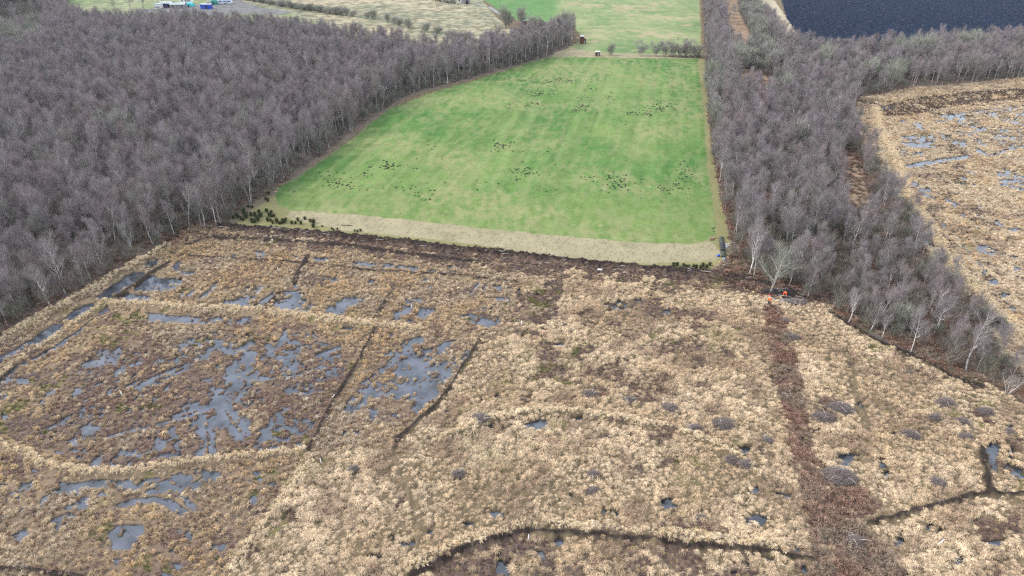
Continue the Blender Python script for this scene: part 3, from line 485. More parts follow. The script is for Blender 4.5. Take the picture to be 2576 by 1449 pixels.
def bush(nb, r, h, w, seed, up=.5):
    """low twiggy hummock"""
    rd = random.Random(seed); b = MB()
    for k in range(nb):
        a = rd.uniform(0, 2 * math.pi); ph = math.acos(rd.uniform(.05, 1)); d = (math.sin(ph) * math.cos(a), math.sin(ph) * math.sin(a), math.cos(ph))
        l0 = rd.uniform(.45, .8); l1 = rd.uniform(.85, 1.08)
        p0 = (d[0] * r * l0 * .8, d[1] * r * l0 * .8, d[2] * h * l0); p1 = (d[0] * r * l1 + rd.uniform(-.1, .1) * r, d[1] * r * l1 + rd.uniform(-.1, .1) * r, d[2] * h * l1)
        t = rd.uniform(0, 6.28); b.ribbon([p0, p1], w, w * .5, (math.cos(t), math.sin(t), rd.uniform(-.5, .5)), rd.random())
    return b
def jitter(x0, x1, y0, y1, sp):
    nx, ny = int((x1 - x0) / sp), int((y1 - y0) / sp); X, Y = np.meshgrid(np.arange(nx), np.arange(ny)); X = X + (Y % 2) * .5
    X = X.ravel() + rng.uniform(-.42, .42, X.size); Y = Y.ravel() + rng.uniform(-.42, .42, Y.size)
    return x0 + X * sp, y0 + Y * sp
def inview(x, y, m=.10, z=0):
    U, V = project(x, y, z); return (U > -2576 * m) & (U < 2576 * (1 + m)) & (V > -120) & (V < 1449 * 1.12) & (y > 5)
def rots(n, tilt=.15): return np.stack([rng.normal(0, tilt, n), rng.normal(0, tilt, n), rng.uniform(0, 6.283, n)], 1)
def iso(s, k=1.0): return np.stack([s, s, s * k], 1)
# tussock grass: cream domes
x, y = jitter(-120, 290, 40, 285, .49); k = inview(x, y); k &= (y < 150) | ((x > 60) & (rng.random(len(x)) < .75)); x, y = x[k], y[k]
T = survey(x, y)
p = np.where(T['gold'], .32, .97); p = np.where(T['rbog'], .9, p); p *= (1 - T['heather'] * .9) * (1 - np.clip(T['rust'] * 1.15, 0, 1) * .93) * (1 - np.clip(T['peat'] * 4, 0, 1)) * (1 - T['trod'] * .9) * T['bog']
p *= (1 - .8 * T['near'] * (~T['rbog'])) * (1 - .85 * T['cell']); p = np.maximum(p, T['straw'] * .95); p *= (1 - sstep(.05, .5, T['wet'])); p *= np.where(T['big'] < 2.6, .1, 1)
k = rng.random(len(x)) < p; x, y = x[k], y[k]; T = {a: v[k] for a, v in T.items()}
n = len(x); pale = contrast(fbm(x, y, 6, 301), 2.4)[:, None]; rnd = rng.random(n)[:, None]
tint = np.array((.66,.515,.345)) * (.3 + .7 * pale) + np.array((.49,.355,.215)) * (.7 - .7 * pale)
tint = tint * (.78 + .44 * rnd)
gm = (T['gold'] | T['rbog'])[:, None] * np.where(T['rbog'], .62, .9)[:, None]; tint = tint * (1 - gm) + np.where(T['rbog'][:, None], np.array((.68,.55,.38)), np.array((.62,.47,.29))) * (.75 + .5 * rnd) * gm
sb_ = T['straw'][:, None] * .8; tint = tint * (1 - sb_) + np.array((.92,.76,.52)) * (.9 + .2 * rnd) * sb_; sc_b = T['straw']
browns = sstep(.52, .70, fbm(x, y, 3.5, 311, 3))[:, None] * .7; tint = tint * (1 - browns) + np.array((.30,.205,.14)) * browns
hm = T['heather'][:, None] * .5; tint = tint * (1 - hm) + np.array((.24,.17,.12)) * hm
ms = T['moss'][:, None] * .25; tint = tint * (1 - ms) + MOSS * 1.3 * ms
odd = (rng.random(n) < .05)[:, None]; tint = np.where(odd, tint * .6, tint)
sc = rng.uniform(.36, .95, n) * np.where(T['rbog'], .8, 1) * (.8 + .45 * contrast(fbm(x, y, 7, 381), 2)) * np.where(T['gold'], .72, 1) * (1 + .25 * (T['n2'] - .5))
sc = sc * (1 - .35 * sc_b)
print('tussocks', n)
scatter('tussock_grass', [tuft(84, .60, .38, .95, .042, s, .16, .22).mesh('tuft', TUFT_M) for s in range(6)], np.stack([x, y, T['z'] - .05], 1), np.stack([sc * rng.uniform(.8, 1.3, n), sc * rng.uniform(.75, 1.1, n), sc * rng.uniform(.75, 1.1, n)], 1), np.stack([rng.normal(.12, .16, n), rng.normal(.10, .16, n), rng.uniform(0, 6.283, n)], 1), tint, 'pale straw coloured tussock grass covering the open bog', 'tussock grass')
# moor grass: looser golden blades of the wet bog
x, y = jitter(-120, 290, 40, 285, .5); k = inview(x, y) & ((y < 150) | (x > 60)); x, y = x[k], y[k]; T = survey(x, y)
p = np.where(T['gold'], .70, .0); p = np.where(T['rbog'], .30, p); p = p * (1 - T['heather'] * .6) * (1 - T['peat'] * .9) * (1 - T['trod'] * .6) * (1 - .93 * sstep(.2, .7, T['wet'])) * np.clip(.35 + 1.3 * contrast(fbm(x, y, 4, 331), 2), 0, 1)
p = p * (1 - .6 * T['cell']) * (1 - .6 * T['near'] * (~T['rbog'])); p = np.maximum(p, T['straw'] * .95); k = rng.random(len(x)) < p; x, y = x[k], y[k]; T = {a: v[k] for a, v in T.items()}; n = len(x)
m2 = contrast(fbm(x, y, 8, 341), 2.4)[:, None]; tint = (np.array((.66,.47,.265)) * m2 + np.array((.62,.51,.37)) * (1 - m2)) * rng.uniform(.65, 1.25, (n, 1))
rd_ = (rng.random(n) < .2)[:, None]; tint = np.where(rd_, np.array((.36,.25,.17)), tint)
sb_ = T['straw'][:, None] * .85; tint = tint * (1 - sb_) + np.array((.88,.72,.48)) * rng.uniform(.85, 1.1, (n, 1)) * sb_
print('moor grass', n)
scatter('moor_grass', [tuft(34, .34, .5, .35, .032, 20 + s, .16).mesh('tuft', TUFT_M) for s in range(4)], np.stack([x, y, np.maximum(T['z'], -.16)], 1), iso(rng.uniform(.6, 1.15, n)), rots(n, .25), tint, 'loose golden brown moor grass growing round the bog pools', 'grass')
# heather and small hummocks
x, y = jitter(-120, 290, 40, 285, .42); k = inview(x, y) & ((y < 150) | (x > 60)); x, y = x[k], y[k]; T = survey(x, y)
p = T['heather'] * np.where(T['V'] < 300, 1.5, .9); p = np.maximum(p, T['wetz'] * T['gold'] * .55 * (1 - .5 * T['wet'])); p = np.maximum(p, T['gold'] * .10) * (1 - T['peat']); p = np.maximum(p, (T['bog'] & (T['big'] < 3)) * .5); p = np.maximum(p, T['peat'] * .12); p *= T['bog'] * (1 - T['straw'])
p *= np.where(T['wet'] > .6, .22 * sstep(.35, .7, fbm(x, y, 2.5, 371, 2)), 1) * np.where(T['rbog'], .6, 1)
k = rng.random(len(x)) < p; x, y = x[k], y[k]; T = {a: v[k] for a, v in T.items()}; n = len(x)
m2 = contrast(fbm(x, y, 5, 351), 2.2)[:, None]; tint = (np.array((.34,.22,.165)) * m2 + np.array((.30,.235,.21)) * (1 - m2)) * rng.uniform(.6, 1.3, (n, 1)) * np.where(T['gold'], 1, .68)[:, None]
gr = (rng.random(n) < .18)[:, None]; tint = np.where(gr, np.array((.48,.36,.20)), tint); mo = (T['moss'] > .4)[:, None] | (rng.random(n) < .02)[:, None]; tint = np.where(mo, MOSS * 1.2, tint)
dk = (T['big'] < 3)[:, None]; hb_ = (T['rbog'] & (T['heather'] > .4))[:, None]; tint = np.where(dk, tint * .6, np.where(hb_, tint * .5, tint))
print('heather', n)
scatter('heather', [bush(90, .26, .22, .045, 40 + s).mesh('heather', SHRUB_M) for s in range(4)], np.stack([x, y, np.maximum(T['z'], -.17)], 1), iso(rng.uniform(.5, 1.2, n)), rots(n, .15), tint, 'brown heather and moss hummocks on the wet peat', 'heather')
# bracken: dead fronds
x, y = jitter(-120, 290, 40, 260, .6); k = inview(x, y); x, y = x[k], y[k]; T = survey(x, y)
p = np.clip(T['rust'], 0, 1) * .9; p = np.maximum(p, T['rw'] * (.25 + .6 * sstep(.38, .55, T['n1'])) * (y < 230)); p = np.maximum(p, (T['lw'] & (y < 160)) * .22); k = rng.random(len(x)) < p * (1 - T['peat'] * .7); x, y = x[k], y[k]; T = {a: v[k] for a, v in T.items()}; n = len(x)
m2 = contrast(fbm(x, y, 3, 361), 2.5)[:, None]; tint = (np.array((.305,.18,.128)) * m2 + np.array((.29,.225,.165)) * (1 - m2)) * rng.uniform(.6, 1.25, (n, 1))
print('bracken', n)
scatter('bracken', [tuft(90, .60, .36, .9, .042, 60 + s, .4).mesh('frond', SHRUB_M) for s in range(4)], np.stack([x, y, T['z'] - .03], 1), iso(rng.uniform(.6, 1.1, n)), rots(n, .35), tint, 'rusty brown dead bracken along the track and under the right wood', 'bracken')

#@@PART2
# ------------------------------------------------------------------ trees
def unit(v):
    l = math.sqrt(v[0]**2 + v[1]**2 + v[2]**2) or 1; return (v[0] / l, v[1] / l, v[2] / l)
def limb(rd, p, d, L_, n, up=.12, wob=.18):
    pts = [p]
    for i in range(n):
        d = unit((d[0] + rd.uniform(-wob, wob), d[1] + rd.uniform(-wob, wob), d[2] + up + rd.uniform(-wob, wob) * .5)); q = pts[-1]
        pts.append((q[0] + d[0] * L_ / n, q[1] + d[1] * L_ / n, q[2] + d[2] * L_ / n))
    return pts, d
def tree(seed, H=10, r0=.11, start=.34, nl=11, spread=.55, ntw=1500, tw=.021, twl=(.5, 1.1), lean=(0, 0), stems=1, up=.14, droop=0., rag=.25):
    """bare winter tree: trunk and limbs, and a crown of fine twigs"""
    rd = random.Random(seed); T_ = MB(); C_ = MB(); ends = []
    for s in range(stems):
        a0 = rd.uniform(0, 6.28); sp = 0 if stems == 1 else rd.uniform(.12, .42); h = H * (1 if s == 0 else rd.uniform(.65, .95))
        d = unit((lean[0] + math.cos(a0) * sp, lean[1] + math.sin(a0) * sp, 1)); pts = [(math.cos(a0) * .15 * (stems > 1), math.sin(a0) * .15 * (stems > 1), -.15)]; n = 9
        for i in range(n):
            d = unit((d[0] + rd.uniform(-.09, .09), d[1] + rd.uniform(-.09, .09), d[2] + .04)); q = pts[-1]; pts.append((q[0] + d[0] * h / n, q[1] + d[1] * h / n, q[2] + d[2] * h / n))
        rr = r0 * (1 if s == 0 else .75); T_.tube(pts, [rr * (1.25 if i == 0 else 1 - .86 * i / n) for i in range(n + 1)], 6)
        for k in range(max(3, int(nl / (stems ** .5)))):
            t = start + (1 - start) * (k + rd.random()) / nl * 1.0 if stems == 1 else rd.uniform(start, .97); t = min(t, .97)
            i = int(t * n); f = t * n - i; p = tuple(pts[i][j] + (pts[min(i + 1, n)][j] - pts[i][j]) * f for j in range(3))
            a = rd.uniform(0, 6.28); el = rd.uniform(.5, 1.15); dd = (math.cos(a) * math.sin(el), math.sin(a) * math.sin(el), math.cos(el))
            L_ = h * spread * (.35 + .75 * (1 - t)) * rd.uniform(.7, 1.15); lp, ld = limb(rd, p, dd, L_, 5, up)
            lr = rr * (.56 - .26 * t); T_.tube(lp, [lr * (1 - .8 * q / 5) for q in range(6)], 4, cap=False); ends.append((lp, L_))
            for m in range(3):
                j = rd.randint(1, 4); sa = rd.uniform(0, 6.28); sd = unit((ld[0] + math.cos(sa) * .8, ld[1] + math.sin(sa) * .8, ld[2] + .15)); sp_, _ = limb(rd, lp[j], sd, L_ * rd.uniform(.3, .55), 3, up)
                T_.tube(sp_, [lr * .38, lr * .28, lr * .18, lr * .08], 3, cap=False); ends.append((sp_, L_ * .45))
        ends.append((pts[int(n * .6):], h * .3))
    wts = [e[1] for e in ends]
    for k in range(ntw):
        lp, L_ = rd.choices(ends, wts)[0]; t = rd.uniform(.25, 1) ** .7 * (len(lp) - 1); i = min(int(t), len(lp) - 2); f = t - i
        p = tuple(lp[i][j] + (lp[i + 1][j] - lp[i][j]) * f + rd.gauss(0, rag) for j in range(3)); ld = unit(tuple(lp[i + 1][j] - lp[i][j] for j in range(3)))
        d = unit((ld[0] * .9 + rd.gauss(0, .38), ld[1] * .9 + rd.gauss(0, .38), ld[2] * .6 + .45 + rd.gauss(0, .3) - droop)); L2 = rd.uniform(*twl); a = rd.uniform(0, 6.28)
        side = unit((math.cos(a), math.sin(a), rd.uniform(-.3, .3))); e = (p[0] + d[0] * L2, p[1] + d[1] * L2, max(.1, p[2] + d[2] * L2 + rd.uniform(-.05, .1)))
        C_.ribbon([p, e], tw, tw * .5, side, rd.random())
    return T_, C_
def joined(name, T_, C_, mt, mc):
    b = MB(); b.v = T_.v + C_.v; b.f = T_.f + [tuple(i + len(T_.v) for i in f) for f in C_.f]; b.bv = T_.bv + C_.bv
    m = b.mesh(name, mt); m.materials.append(mc); mi = np.zeros(len(b.f), np.int32); mi[len(T_.f):] = 1; m.polygons.foreach_set('material_index', mi); return m
class Kind:
    def __init__(s, name, T_, C_, mt, mc, h): s.name = name; s.t = T_.mesh('trunk', mt, True); s.c = C_.mesh('crown', mc); s.j = (T_, C_, mt, mc); s.h = h
    def place(s, x, y, z, rz, scale, label, cat, group, name=None):
        r = empty(name or s.name, (x, y, z), rz, scale, label=label, cat=cat, group=group); link('trunk', s.t, r); link('crown', s.c, r); return r
BIRCH = [Kind('birch_tree', *tree(100 + i, 10, .125, .36, 14, .40, 2300, lean=((i % 3 - 1) * .05, 0)), BARK_M, TWIG_M, 10) for i in range(4)]
BIRCH += [Kind('birch_tree', *tree(110 + i, 10, .11, .40, 13, .36, 2300, stems=1 + i % 2), GREYBARK_M, TWIG_M, 10) for i in range(3)]
WHITE = [Kind('birch_tree', *tree(120 + i, 10, .13, .30, 15, .5, 900, tw=.02, lean=(.06 * (i - 1), 0)), BARK_M, TWIG_M, 10) for i in range(3)]
MULTI = [Kind('birch_tree', *tree(130 + i, 8, .09, .25, 12, .40, 800, stems=3 + i), BARK_M, TWIG_M, 8) for i in range(2)]
WILLOW = [Kind('willow_bush', *tree(140 + i, 4.2, .07, .12, 16, .75, 2300, tw=.034, twl=(.4, .8), stems=7), GREYBARK_M, SCRUB_M, 4.2) for i in range(3)]
OAK = [Kind('oak_tree', *tree(150 + i, 8, .24, .22, 18, .75, 2600, tw=.026, twl=(.35, .75), lean=(.12, 0), rag=.4, up=.03), GREYBARK_M, SCRUB_M, 8) for i in range(2)]
FARTREE = [Kind('bare_tree', *tree(170 + i, 8, .08, .08, 18, .42, 2200, tw=.032, twl=(.6, 1.2), stems=4 + i), GREYBARK_M, TWIG_M, 8) for i in range(2)]
def gz(u, v):
    x, y = ground(u, v); s_ = survey(np.array([float(x)]), np.array([float(y)])); return float(x), float(y), float(s_['z'][0])

# trees that can be told apart: (u, v, height m, kind list, index, turn, label)
NAMED = [
 (166,742,10.5,WHITE,0,0,'tall white birch at the edge of the left wood, nearest the long ditch'),
 (157,738,5.2,MULTI,0,1,'low many-stemmed birch at the foot of the tall white birch by the ditch'),
 (210.5,716,7.5,BIRCH,1,0,'forked white birch standing in front of the left wood, right of the tall one'),
 (229,707,7.4,BIRCH,0,2,'thin white birch just right of the forked one before the left wood'),
 (245,692,7,BIRCH,2,1,'slender leaning birch in the middle of the row before the left wood'),
 (271,672,8.6,WHITE,1,2,'bright white birch with a broad fan crown in the row before the left wood'),
 (263,685,6.5,BIRCH,3,0,'small birch tucked left of the bright fan crowned birch'),
 (336,644,7,BIRCH,1,3,'single white birch in straw grass before the left wood'),
 (386,619,8.6,BIRCH,0,1,'bent white birch close to the ditch corner of the left wood'),
 (398,619,6.2,MULTI,1,0,'low leaning birch right beside the bent white birch'),
 (439,592,7.5,BIRCH,2,2,'thin leaning birch left of the wood corner above the bog'),
 (477,570,9.5,WHITE,2,0,'white birch pair at the corner of the left wood'),
 (515,574,10.5,WHITE,0,3,'largest white birch at the corner of the left wood with a wide open crown'),
 (507,572,6.5,BIRCH,3,2,'thin crooked birch just left of the largest corner birch'),
 (546,571,9.5,BIRCH,0,0,'straight pale birch right of the largest corner birch'),
 (558,573,9.8,BIRCH,1,1,'forked pale birch nearest the rushes at the wood corner'),
 (107,762,4.5,BIRCH,2,0,'small dead birch in straw grass far left before the wood'),
 (1884,698,10.5,WHITE,1,0,'tall twin stemmed birch at the corner of the right wood'),
 (1895,701,10.8,WHITE,2,1,'white birch with bright limbs at the corner of the right wood'),
 (2022,752,7,BIRCH,0,0,'curved white birch behind the brash heap'),
 (2030,755,6,BIRCH,3,1,'leaning white birch behind the brash heap'),
 (2134,812,6.4,WHITE,0,2,'slim white birch with a fan crown on the edge of the right wood'),
 (2187,834,6,MULTI,0,2,'low spreading birch beside the bank under the right wood'),
 (2204,826,8,WHITE,1,3,'white topped birch leaning over the right wood edge'),
 (2218,851,4.6,BIRCH,2,3,'short thin birch right at the bank under the wood'),
 (2243,807,7,BIRCH,1,0,'slender birch inside the right wood with a dark trunk beside it'),
 (2291,886,7.2,BIRCH,3,3,'grey birch above the dark gap in the bank'),
 (2348,844,7.2,BIRCH,0,3,'left one of two tall white stems deep in the lower right wood'),
 (2358,838,8,WHITE,2,2,'right one of two tall white stems deep in the lower right wood'),
 (2391,880,5.8,BIRCH,2,0,'forked white birch in front of the big spreading birch'),
 (2428,938,10.8,WHITE,0,0,'biggest spreading white birch at the lower right corner of the wood'),
 (2455,932,5.6,BIRCH,1,2,'birch leaning sharply right beside the biggest white birch'),
 (2509,911,6.8,BIRCH,3,0,'last white birch at the right edge of the wood'),
 (2532,992,5.4,MULTI,1,2,'many-stemmed white birch shrub at the lower right wood tip'),
 (2330,790,7,BIRCH,0,2,'white crowned birch in the right part of the lower wood'),
 (2262,770,7.4,WHITE,1,1,'bright topped birch in the middle of the lower right wood'),
 (2165,770,6.5,BIRCH,1,2,'white birch standing behind the slim fan crowned one')]
n_named = 0
for u, v, h, ks, i, t, lab in NAMED:
    x, y, z = gz(u, v); k = ks[i]; k.place(x, y, z - .05, t * 1.57, h / (k.h * 1.08), lab, 'birch', 'birches with visible white stems at the wood edges'); n_named += 1
x, y, z = gz(1935, 741); OAK[0].place(x, y, z - .1, .3, 1.0, 'grey green spreading oak with a thick leaning trunk beside the workers', 'oak tree', None)
x, y, z = gz(306, 372); WILLOW[0].place(x, y, z, .3, 2.4, 'large pale green grey willow rising among the birches of the left wood', 'willow', None, 'willow_tree')
x, y, z = gz(572, 478); OAK[1].place(x, y, z, 2, 1.15, 'olive grey tree at the inner edge of the left wood by the field corner', 'oak tree', None)

# the woods
x, y = jitter(-560, 520, 72, 560, 2.75); U, V = project(x, y, 4); k = (U > -330) & (U < 2930) & (V > -60) & (y > 60); x, y = x[k], y[k]
T = survey(x, y); Uw, Vw = T['U'], T['V']
will = np.zeros(len(x))
for cu, cv, ru, rv in ((1905,150,48,55),(1890,60,25,60),(2290,150,60,18),(2420,135,50,14),(2180,175,40,15),(1800,235,20,25),(1800,330,15,40),(60,60,70,45),(60,120,60,30),(2060,180,30,15),(2230,215,60,12),(1860,190,25,18),(1900,20,25,40)):
    will = np.maximum(will, (((Uw - cu) / ru) ** 2 + ((Vw - cv) / rv) ** 2 < 1) * .92)
dens = np.where(T['lw'], .88, .85) * np.where(T['rw'] & (Vw > 560), .80, 1) * np.where(T['rw'] & (Uw > 2120) & (Vw > 380) & (Vw < 560), .75, 1); thin = np.where(T['n2'] < .36, .75, 1) * np.where(will > 0, .35, 1)
named_xy = np.array([ground(a[0], a[1]) for a in NAMED + [(1935, 741), (306, 372)]])
dn = np.min(np.hypot(x[:, None] - named_xy[:, 0], y[:, None] - named_xy[:, 1]), 1)
front = T['lw'] & (Vw > 560)
k = T['wood'] & (rng.random(len(x)) < dens * thin) & (dn > 2.4) & ~(T['lw'] & (Uw < 480) & (Vw > 545) & (rng.random(len(x)) < .08))
k &= ~((np.hypot(x - named_xy[-1][0], y - named_xy[-1][1]) < 6))
x, y, z, Uw, Vw, will = x[k], y[k], T['z'][k], Uw[k], Vw[k], will[k]; lw = T['lw'][k]; n2 = T['n2'][k]
isw = rng.random(len(x)) < np.maximum(will, .02); n = len(x)
H = np.where(lw, 10.2, 8.8) * rng.uniform(.66, 1.14, n) * np.where(Vw > 640, .74, 1) * np.where((~lw) & (Uw > 2100) & (Vw > 300), .82, 1)
# about 300 nearest birches each stand alone, the wood behind them is one mass
dist = np.hypot(x, y); vis = (Uw > -40) & (Uw < 2616) & (Vw > -10)
bi = np.nonzero(~isw & vis)[0]; bi = bi[np.argsort(dist[bi])][:298 - n_named]; solo = np.zeros(n, bool); solo[bi] = True
for i in bi:
    k = BIRCH[int(rng.integers(0, 7))]
    if lw[i]:
        wh = ('at the left edge of the photo' if Uw[i] < 110 else 'above the long ditch' if Uw[i] < 260 else 'behind the row of white birches' if Uw[i] < 420 else 'near the wood corner') if Vw[i] > 520 else ('beside the lower field edge' if Vw[i] > 400 else 'beside the middle of the field edge'); lab, g = 'bare purple brown birch in the left wood ' + wh, 'left wood birches ' + wh
    elif Vw[i] > 620: wh = 'behind the workers' if Uw[i] < 2110 else 'above the sloping bank' if Uw[i] < 2300 else 'towards its lower tip'; lab, g = 'bare grey birch among bracken in the right wood ' + wh, 'right wood birches ' + wh
    else: wh = ('by the near field corner' if Vw[i] > 520 else 'beside the lower field') if Uw[i] < 1930 else 'in its middle' if Uw[i] < 2120 else 'next to the far pools'; lab, g = 'bare purple birch in the right wood ' + wh, 'birches of the right wood ' + wh
    k.place(x[i], y[i], z[i] - .05, float(rng.uniform(0, 6.28)), H[i] / 10.6, lab, 'birch', g)
wi = np.nonzero(isw & vis)[0]; wi = wi[np.argsort(dist[wi])][:260]; wsolo = np.zeros(n, bool); wsolo[wi] = True
for i in wi:
    ww = ('at the far left corner' if Uw[i] < 200 else 'behind the white birches' if Vw[i] > 450 else 'among its middle birches') if lw[i] else ('in the strip up to the top edge' if Uw[i] < 1960 and Vw[i] < 110 else 'around the bracken clearing' if Uw[i] < 1975 and Vw[i] < 225 else 'along the green field' if Uw[i] < 1975 and Vw[i] < 480 else 'between the black field and the far pools' if Vw[i] < 240 else 'in the lower right wood')
    WILLOW[int(rng.integers(0, 3))].place(x[i], y[i], z[i] - .05, float(rng.uniform(0, 6.28)), float(rng.uniform(1.2, 2.1)) * (.6 if Vw[i] > 400 else 1), 'rounded grey green willow bush ' + ww if not lw[i] else 'grey willow bush within the left wood ' + ww, 'willow', 'willow bushes ' + ww)
r = ~solo & ~isw; n = int(r.sum()); print('birch', n, 'willow', int(isw.sum()))
scatter('birch_wood', [joined('birch', *k.j) for k in BIRCH], np.stack([x[r], y[r], z[r] - .05], 1), iso(H[r] / 10.6), rots(n, .04), np.ones((n, 3)), 'dense mass of bare purple birches filling the woods behind the nearest rows', 'birch wood')
# dark undergrowth below the trees
x, y = jitter(-560, 520, 72, 560, 2.3); U, V = project(x, y, 1); k = (U > -330) & (U < 2930) & (V > -40); x, y = x[k], y[k]; T = survey(x, y)
k = T['wood'] & (rng.random(len(x)) < np.where(T['lw'], .8, np.where(T['V'] > 560, .7, .6))); x, y = x[k], y[k]; n = len(x); z = T['z'][k]
UND = [joined('scrub', *tree(160 + i, 2.6, .03, .1, 9, .8, 520, tw=.034, twl=(.4, .8), stems=5), DARKBARK_M, DARKSCRUB_M) for i in range(3)]
print('undergrowth', n); scatter('undergrowth', UND, np.stack([x, y, z - .05], 1), iso(rng.uniform(.6, 1.35, n)), rots(n, .1), np.ones((n, 3)), 'dark tangled undergrowth beneath the birches', 'undergrowth')

# hedge and lone trees far off
FARBUSH = [(*p, 'bare grey bush in the hedge between the heath and the wood', 'hedge bushes beyond the left wood') for p in [(872,40),(889,42),(925,45),(940,49),(975,55),(992,60),(1005,65),(1028,70),(1072,80),(1102,84),(1132,96),(1148,99),(1170,102)]]
FARBUSH += [(*p, 'low bare bush in the dark hedge running to the top edge', 'hedge bushes at the top edge') for p in [(620,0),(640,4),(660,8),(680,13),(705,17),(730,21),(755,24),(780,27),(806,31),(832,35),(852,38)]]
for u, v, lab, g in FARBUSH:
    x, y, z = gz(u, v); w_ = WILLOW[random.randrange(3)].place(x, y, z - .7, random.uniform(0, 6), 1, lab, 'bush', g, 'hedge_bush'); w_.scale = (random.uniform(1.3, 2.0), random.uniform(1.3, 1.7), random.uniform(.9, 1.3))
for u, v, s_, lab in [(1275,72,1.9,'largest dark round bush at the end of the pale boardwalk'), (1312,62,1.6,'dark bush behind the largest one by the small hut'), (1340,82,1.5,'low dark bush right of the small hut'), (1362,80,1.2,'low dark bush nearest the field corner'), (1415,82,1.9,'pale grey bush at the tip of the left wood'), (1435,90,1.5,'grey bush beside the brown tower hide'), (1536,139,.9,'thin pale bush between the small shed and the tree row'), (1806,262,1.5,'pale green round bush at the field side of the right wood'), (1958,207,1.1,'round pale green bush in the right wood clearing')]:
    x, y, z = gz(u, v); WILLOW[random.randrange(3)].place(x, y, z - .5 * s_, random.uniform(0, 6), s_ * 1.25, lab, 'bush', None)
for i, (u, v, h) in enumerate([(1612,140,7),(1648,140,7),(1672,141,7.5),(1690,141,6.5),(1712,142,8),(1728,143,7),(1740,144,8),(1752,145,6)]):
    x, y, z = gz(u, v); w_ = FARTREE[i % 2].place(x, y, z - .2, i, 1, 'bare tree in the short row between the two green fields', 'tree', 'tree row between the fields', 'bare_tree'); w_.scale = (h / 6.6, h / 6.6, h / 8.4)
for i, (u, v, s_) in enumerate([(328,24,1.15),(360,20,1.0),(397,6,.9),(413,6,.9),(434,5,.9),(288,27,.75)]):
    x, y, z = gz(u, v); OAK[i % 2].place(x, y, z, i, s_, ['spreading bare oak left of the farm sheds, larger of two', 'spreading bare oak left of the farm sheds, smaller of two', 'bare tree behind the white shed end', 'bare tree just behind the dark shed', 'bare tree behind the joint of the long sheds', 'small brown tree left of the two oaks'][i], 'tree', None, 'oak_tree')
x, y, z = gz(1845, 48); OAK[1].place(x, y, z, 1, .9, 'lone bare tree standing in the bracken strip at the top', 'tree', None)
GREEN_M = noise_mat('gorse', (.05,.065,.02), (.10,.10,.03), 8)
x, y, z = gz(2508, 822); g_ = empty('gorse_bush', (x, y, z), label='dark green gorse bush at the right edge of the wood', cat='bush'); link('foliage', bush(900, 1.5, 1.9, .06, 5).mesh('foliage', GREEN_M), g_); st = MB(); st.tube([(0, 0, -.1), (.05, 0, .6), (0, .1, 1.1)], [.08, .06, .03], 6); link('stem', st.mesh('stem', DARKBARK_M), g_)

top = [(600 + i * 5.5 + random.gauss(0, 1.5), -3 + i * .9 + random.gauss(0, 1.0)) for i in range(48)] + [(1075 + i * 7 + random.gauss(0, 2), -2 + i * 1.3) for i in range(10)]
for u, v in top:
    x, y, z = gz(u, v); w_ = WILLOW[random.randrange(3)].place(x, y, z - .9, random.uniform(0, 6), 1, 'low brown bush merging into the ragged hedge near the top edge', 'bush', 'ragged hedge bushes near the top edge', 'hedge_bush'); w_.scale = (random.uniform(.8, 1.5), random.uniform(.8, 1.3), random.uniform(.6, 1.05))
x0, y0, z0 = gz(1682, 143.5); x1, y1, z1 = gz(1762, 146); b = MB(); rd = random.Random(9)
for k in range(2600):
    t = rd.random(); X = (x1 - x0) * t + rd.gauss(0, .1); Y = (y1 - y0) * t + rd.gauss(0, .35); a = rd.uniform(0, 6.28); Z = rd.random() ** .7 * (.9 + .4 * math.sin(t * 40)); b.ribbon([(X, Y, Z), (X + math.cos(a) * .35, Y + math.sin(a) * .35, Z + rd.uniform(0, .4))], .06, .03, (math.sin(a), -math.cos(a), .3), rd.random())
tag(link('hedge', b.mesh('hedge', DARKSCRUB_M), None, (x0, y0, z0)), 'low dark hedge under the right end of the far tree row', 'hedge')

# ------------------------------------------------------------------ molehills and rushes on the pasture
MOLES = tile(1,0,[]) + []
clusters = [(*tile(1,0,[c[:2]])[0], c[2] / 3, c[3] / 3, c[4]) for c in [(1360,603,40,12,14),(1640,605,60,18,34),(1770,610,40,15,16),(1910,605,50,10,10),(1470,705,60,14,34),(1600,710,35,6,8),(1880,680,60,20,12),(1840,735,50,14,10),(2020,740,35,25,16),(1470,780,30,12,12),(1810,800,50,10,18),(1790,835,45,14,22),(1400,800,50,10,6),
 (2400,775,50,14,20),(2440,818,70,12,26),(2330,850,60,25,24),(2210,860,50,20,16),(1210,1100,55,25,30),(1140,1135,12,5,3),(1350,1290,70,25,26),(1400,1310,40,8,10),(1330,1355,20,15,8),(360,1260,60,18,30),(180,1300,40,18,10),(560,1275,14,6,4),(2090,1380,90,45,60),(1860,1340,60,8,6)]]
clusters += [(835,450,32,22,30),(870,465,25,10,22),(1722,448,14,25,36),(1690,474,38,10,34),(1070,488,28,9,16),(1040,470,30,10,8),(1795,576,4,5,3),(1560,465,26,8,12),(955,415,30,6,8),(1300,330,420,140,40),(1240,470,420,20,26)]
ms = []
for cu, cv, ru, rv, c in clusters:
    for _ in range(c): ms.append((cu + random.gauss(0, .75) * ru, cv + random.gauss(0, .75) * rv))
mx_, my_ = ground([m[0] for m in ms], [m[1] for m in ms]); T = survey(mx_, my_); k = T['field']; mx_, my_, mz_ = mx_[k], my_[k], T['z'][k]
